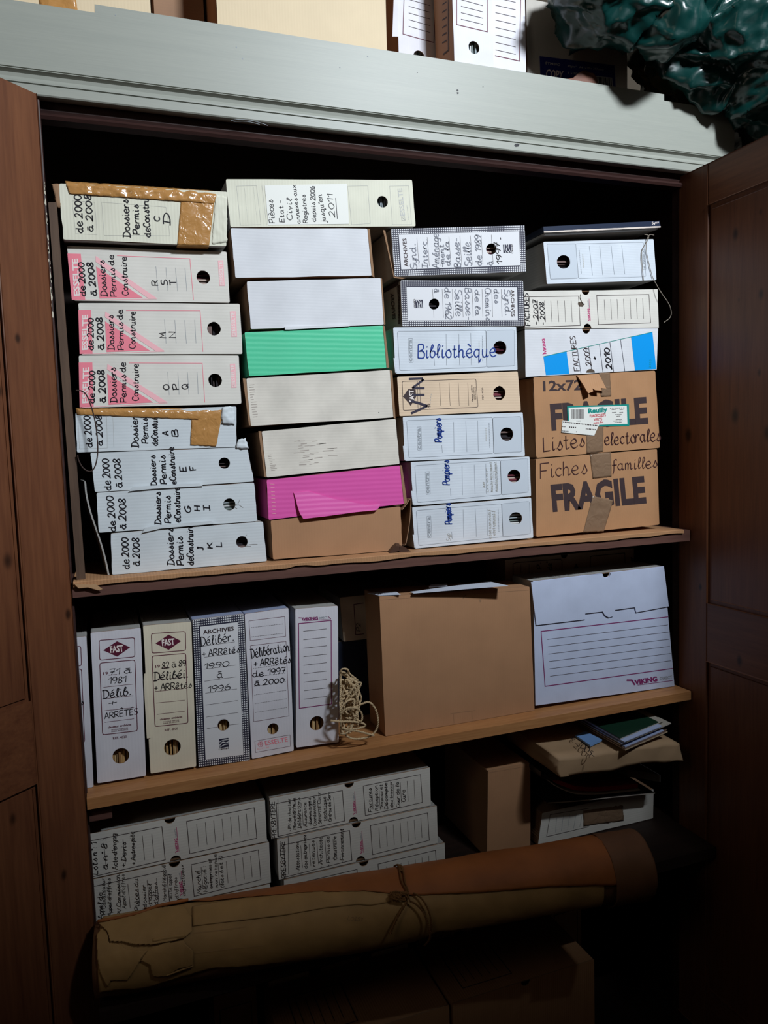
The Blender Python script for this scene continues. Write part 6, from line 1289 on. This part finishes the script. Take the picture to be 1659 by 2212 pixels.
# dry leaf of brown paper on the board's edge
FL = Face('W', -0.02); P = [FL(p) for p in ((120, 590), (200, 560), (290, 545), (335, 515), (382, 490), (425, 520), (445, 565), (478, 645), (380, 640), (250, 620))]
bm = bmesh.new(); vs = [bm.verts.new(tuple(map(float, p))) for p in P]; bm.faces.new(vs); bmesh.ops.triangulate(bm, faces=bm.faces); bmesh.ops.subdivide_edges(bm, edges=bm.edges[:], cuts=5, use_grid_fill=True)
for v in bm.verts: n_ = noise.noise_vector(v.co * 30); v.co += Vector((0.003 * n_.x, 0.012 * n_.y - 0.003, 0.004 * n_.z)); v.co.z = max(v.co.z, z(0.9215))
m = MB(); m.bm(bm); o = m.build('crumpled_paper', plain('brown_crumpled_paper', sr(112, 74, 60), 0.6), None, True); md = o.modifiers.new('s', 'SOLIDIFY'); md.thickness = 0.0008; setp(o, 'crumpled brown paper in front of the copy paper box', 'paper')
m = MB(); m.box(1.449, 1.79, 0.055 - 0.05, 0.30, z(T0 + 0.0004), z(T0 + 0.0135)); setp(m.build('wood_board', K['tanw'] if K.get('tanw') else K['pine']), 'pale wooden board lying under the green bag on the cupboard top', 'board')
# green bin bag
def blob(c, r, sub_=4):
    bm = bmesh.new(); bmesh.ops.create_icosphere(bm, subdivisions=sub_, radius=1)
    for v in bm.verts: v.co = Vector((c[0] + v.co.x * r[0], c[1] + v.co.y * r[1], c[2] + v.co.z * r[2]))
    return bm
bmj = MB()
for (bx, by), Yb, r in (((1335, -5), -0.10, (0.155, 0.13, 0.100)), ((1500, -50), -0.08, (0.26, 0.16, 0.17)), ((1445, 62), -0.15, (0.070, 0.07, 0.058)), ((1590, 120), -0.05, (0.26, 0.13, 0.150)), ((1700, 175), -0.10, (0.22, 0.18, 0.15)), ((1640, 60), -0.14, (0.20, 0.14, 0.13))): bmj.bm(blob(un(bx, by, Yb), r))
bmj.bm(blob((2.00, 0.12, z(1.11)), (0.46, 0.18, 0.19)))
t_ = bmj.build('green_bag', plain('x', (0, .1, .1)), None); md = t_.modifiers.new('r', 'REMESH'); md.mode = 'VOXEL'; md.voxel_size = 0.007; md2 = t_.modifiers.new('s', 'SMOOTH'); md2.iterations = 12
dg = bpy.context.evaluated_depsgraph_get(); ev = t_.evaluated_get(dg); me = bpy.data.meshes.new_from_object(ev); old = t_.data; t_.modifiers.clear(); t_.data = me; bpy.data.meshes.remove(old)
nr = [v.normal.copy() for v in me.vertices]
for v, n_ in zip(me.vertices, nr):
    p = v.co.copy(); w_ = Vector((noise.noise(p * 3.0), noise.noise(p * 3.0 + Vector((11, 0, 0))), noise.noise(p * 3.0 + Vector((0, 17, 0))))) * 0.12
    q = (p + w_); q = Vector((q.x * 6.0, q.y * 6.0, q.z * 8.5)); d = noise.voronoi(q)[0]; d2 = noise.voronoi(q * 2.3 + Vector((9, 1, 4)))[0]; d3 = noise.voronoi(q * 5.0 + Vector((2, 5, 7)))[0]
    r1 = 1 - abs(noise.noise(Vector((q.x * .9 + q.z * .5, q.y * .8, q.z * 1.3 - q.x * .4)))) * 2.2; r2 = 1 - abs(noise.noise(q * 2.1 + Vector((4, 4, 4)))) * 2.2
    v.co = p + n_ * (0.030 * (max(r1, 0) ** 3 - .25) + 0.012 * (max(r2, 0) ** 3 - .25) + 0.050 * (0.5 - min(d[1] - d[0], 0.6)) - 0.012 + 0.020 * (0.4 - min(d2[1] - d2[0], 0.5)) + 0.007 * (0.4 - min(d3[1] - d3[0], 0.5)))
    if v.co.x < 1.455 and v.co.y > 0.045 and v.co.z < z(1.164): v.co.y = 0.045
    if v.co.x < 1.80 and v.co.z < z(0.936) and v.co.y > -0.046:
        v.co.z = z(0.9365)
    if v.co.z < z(T0 + 0.0140) and v.co.x < 1.84 and v.co.y > -0.04: v.co.z = z(T0 + 0.0142)
me.materials.clear(); m_, N, L = nt('green_bin_bag_plastic'); b_ = N['Principled BSDF']; b_.inputs['Base Color'].default_value = (*sr(4, 50, 47), 1); b_.inputs['Roughness'].default_value = 0.3; b_.inputs['Specular IOR Level'].default_value = 0.7
me.materials.append(m_); me.polygons.foreach_set('use_smooth', [True] * len(me.polygons)); setp(t_, 'large crumpled dark green plastic bag slumped over the far end of the cupboard top', 'plastic bag')
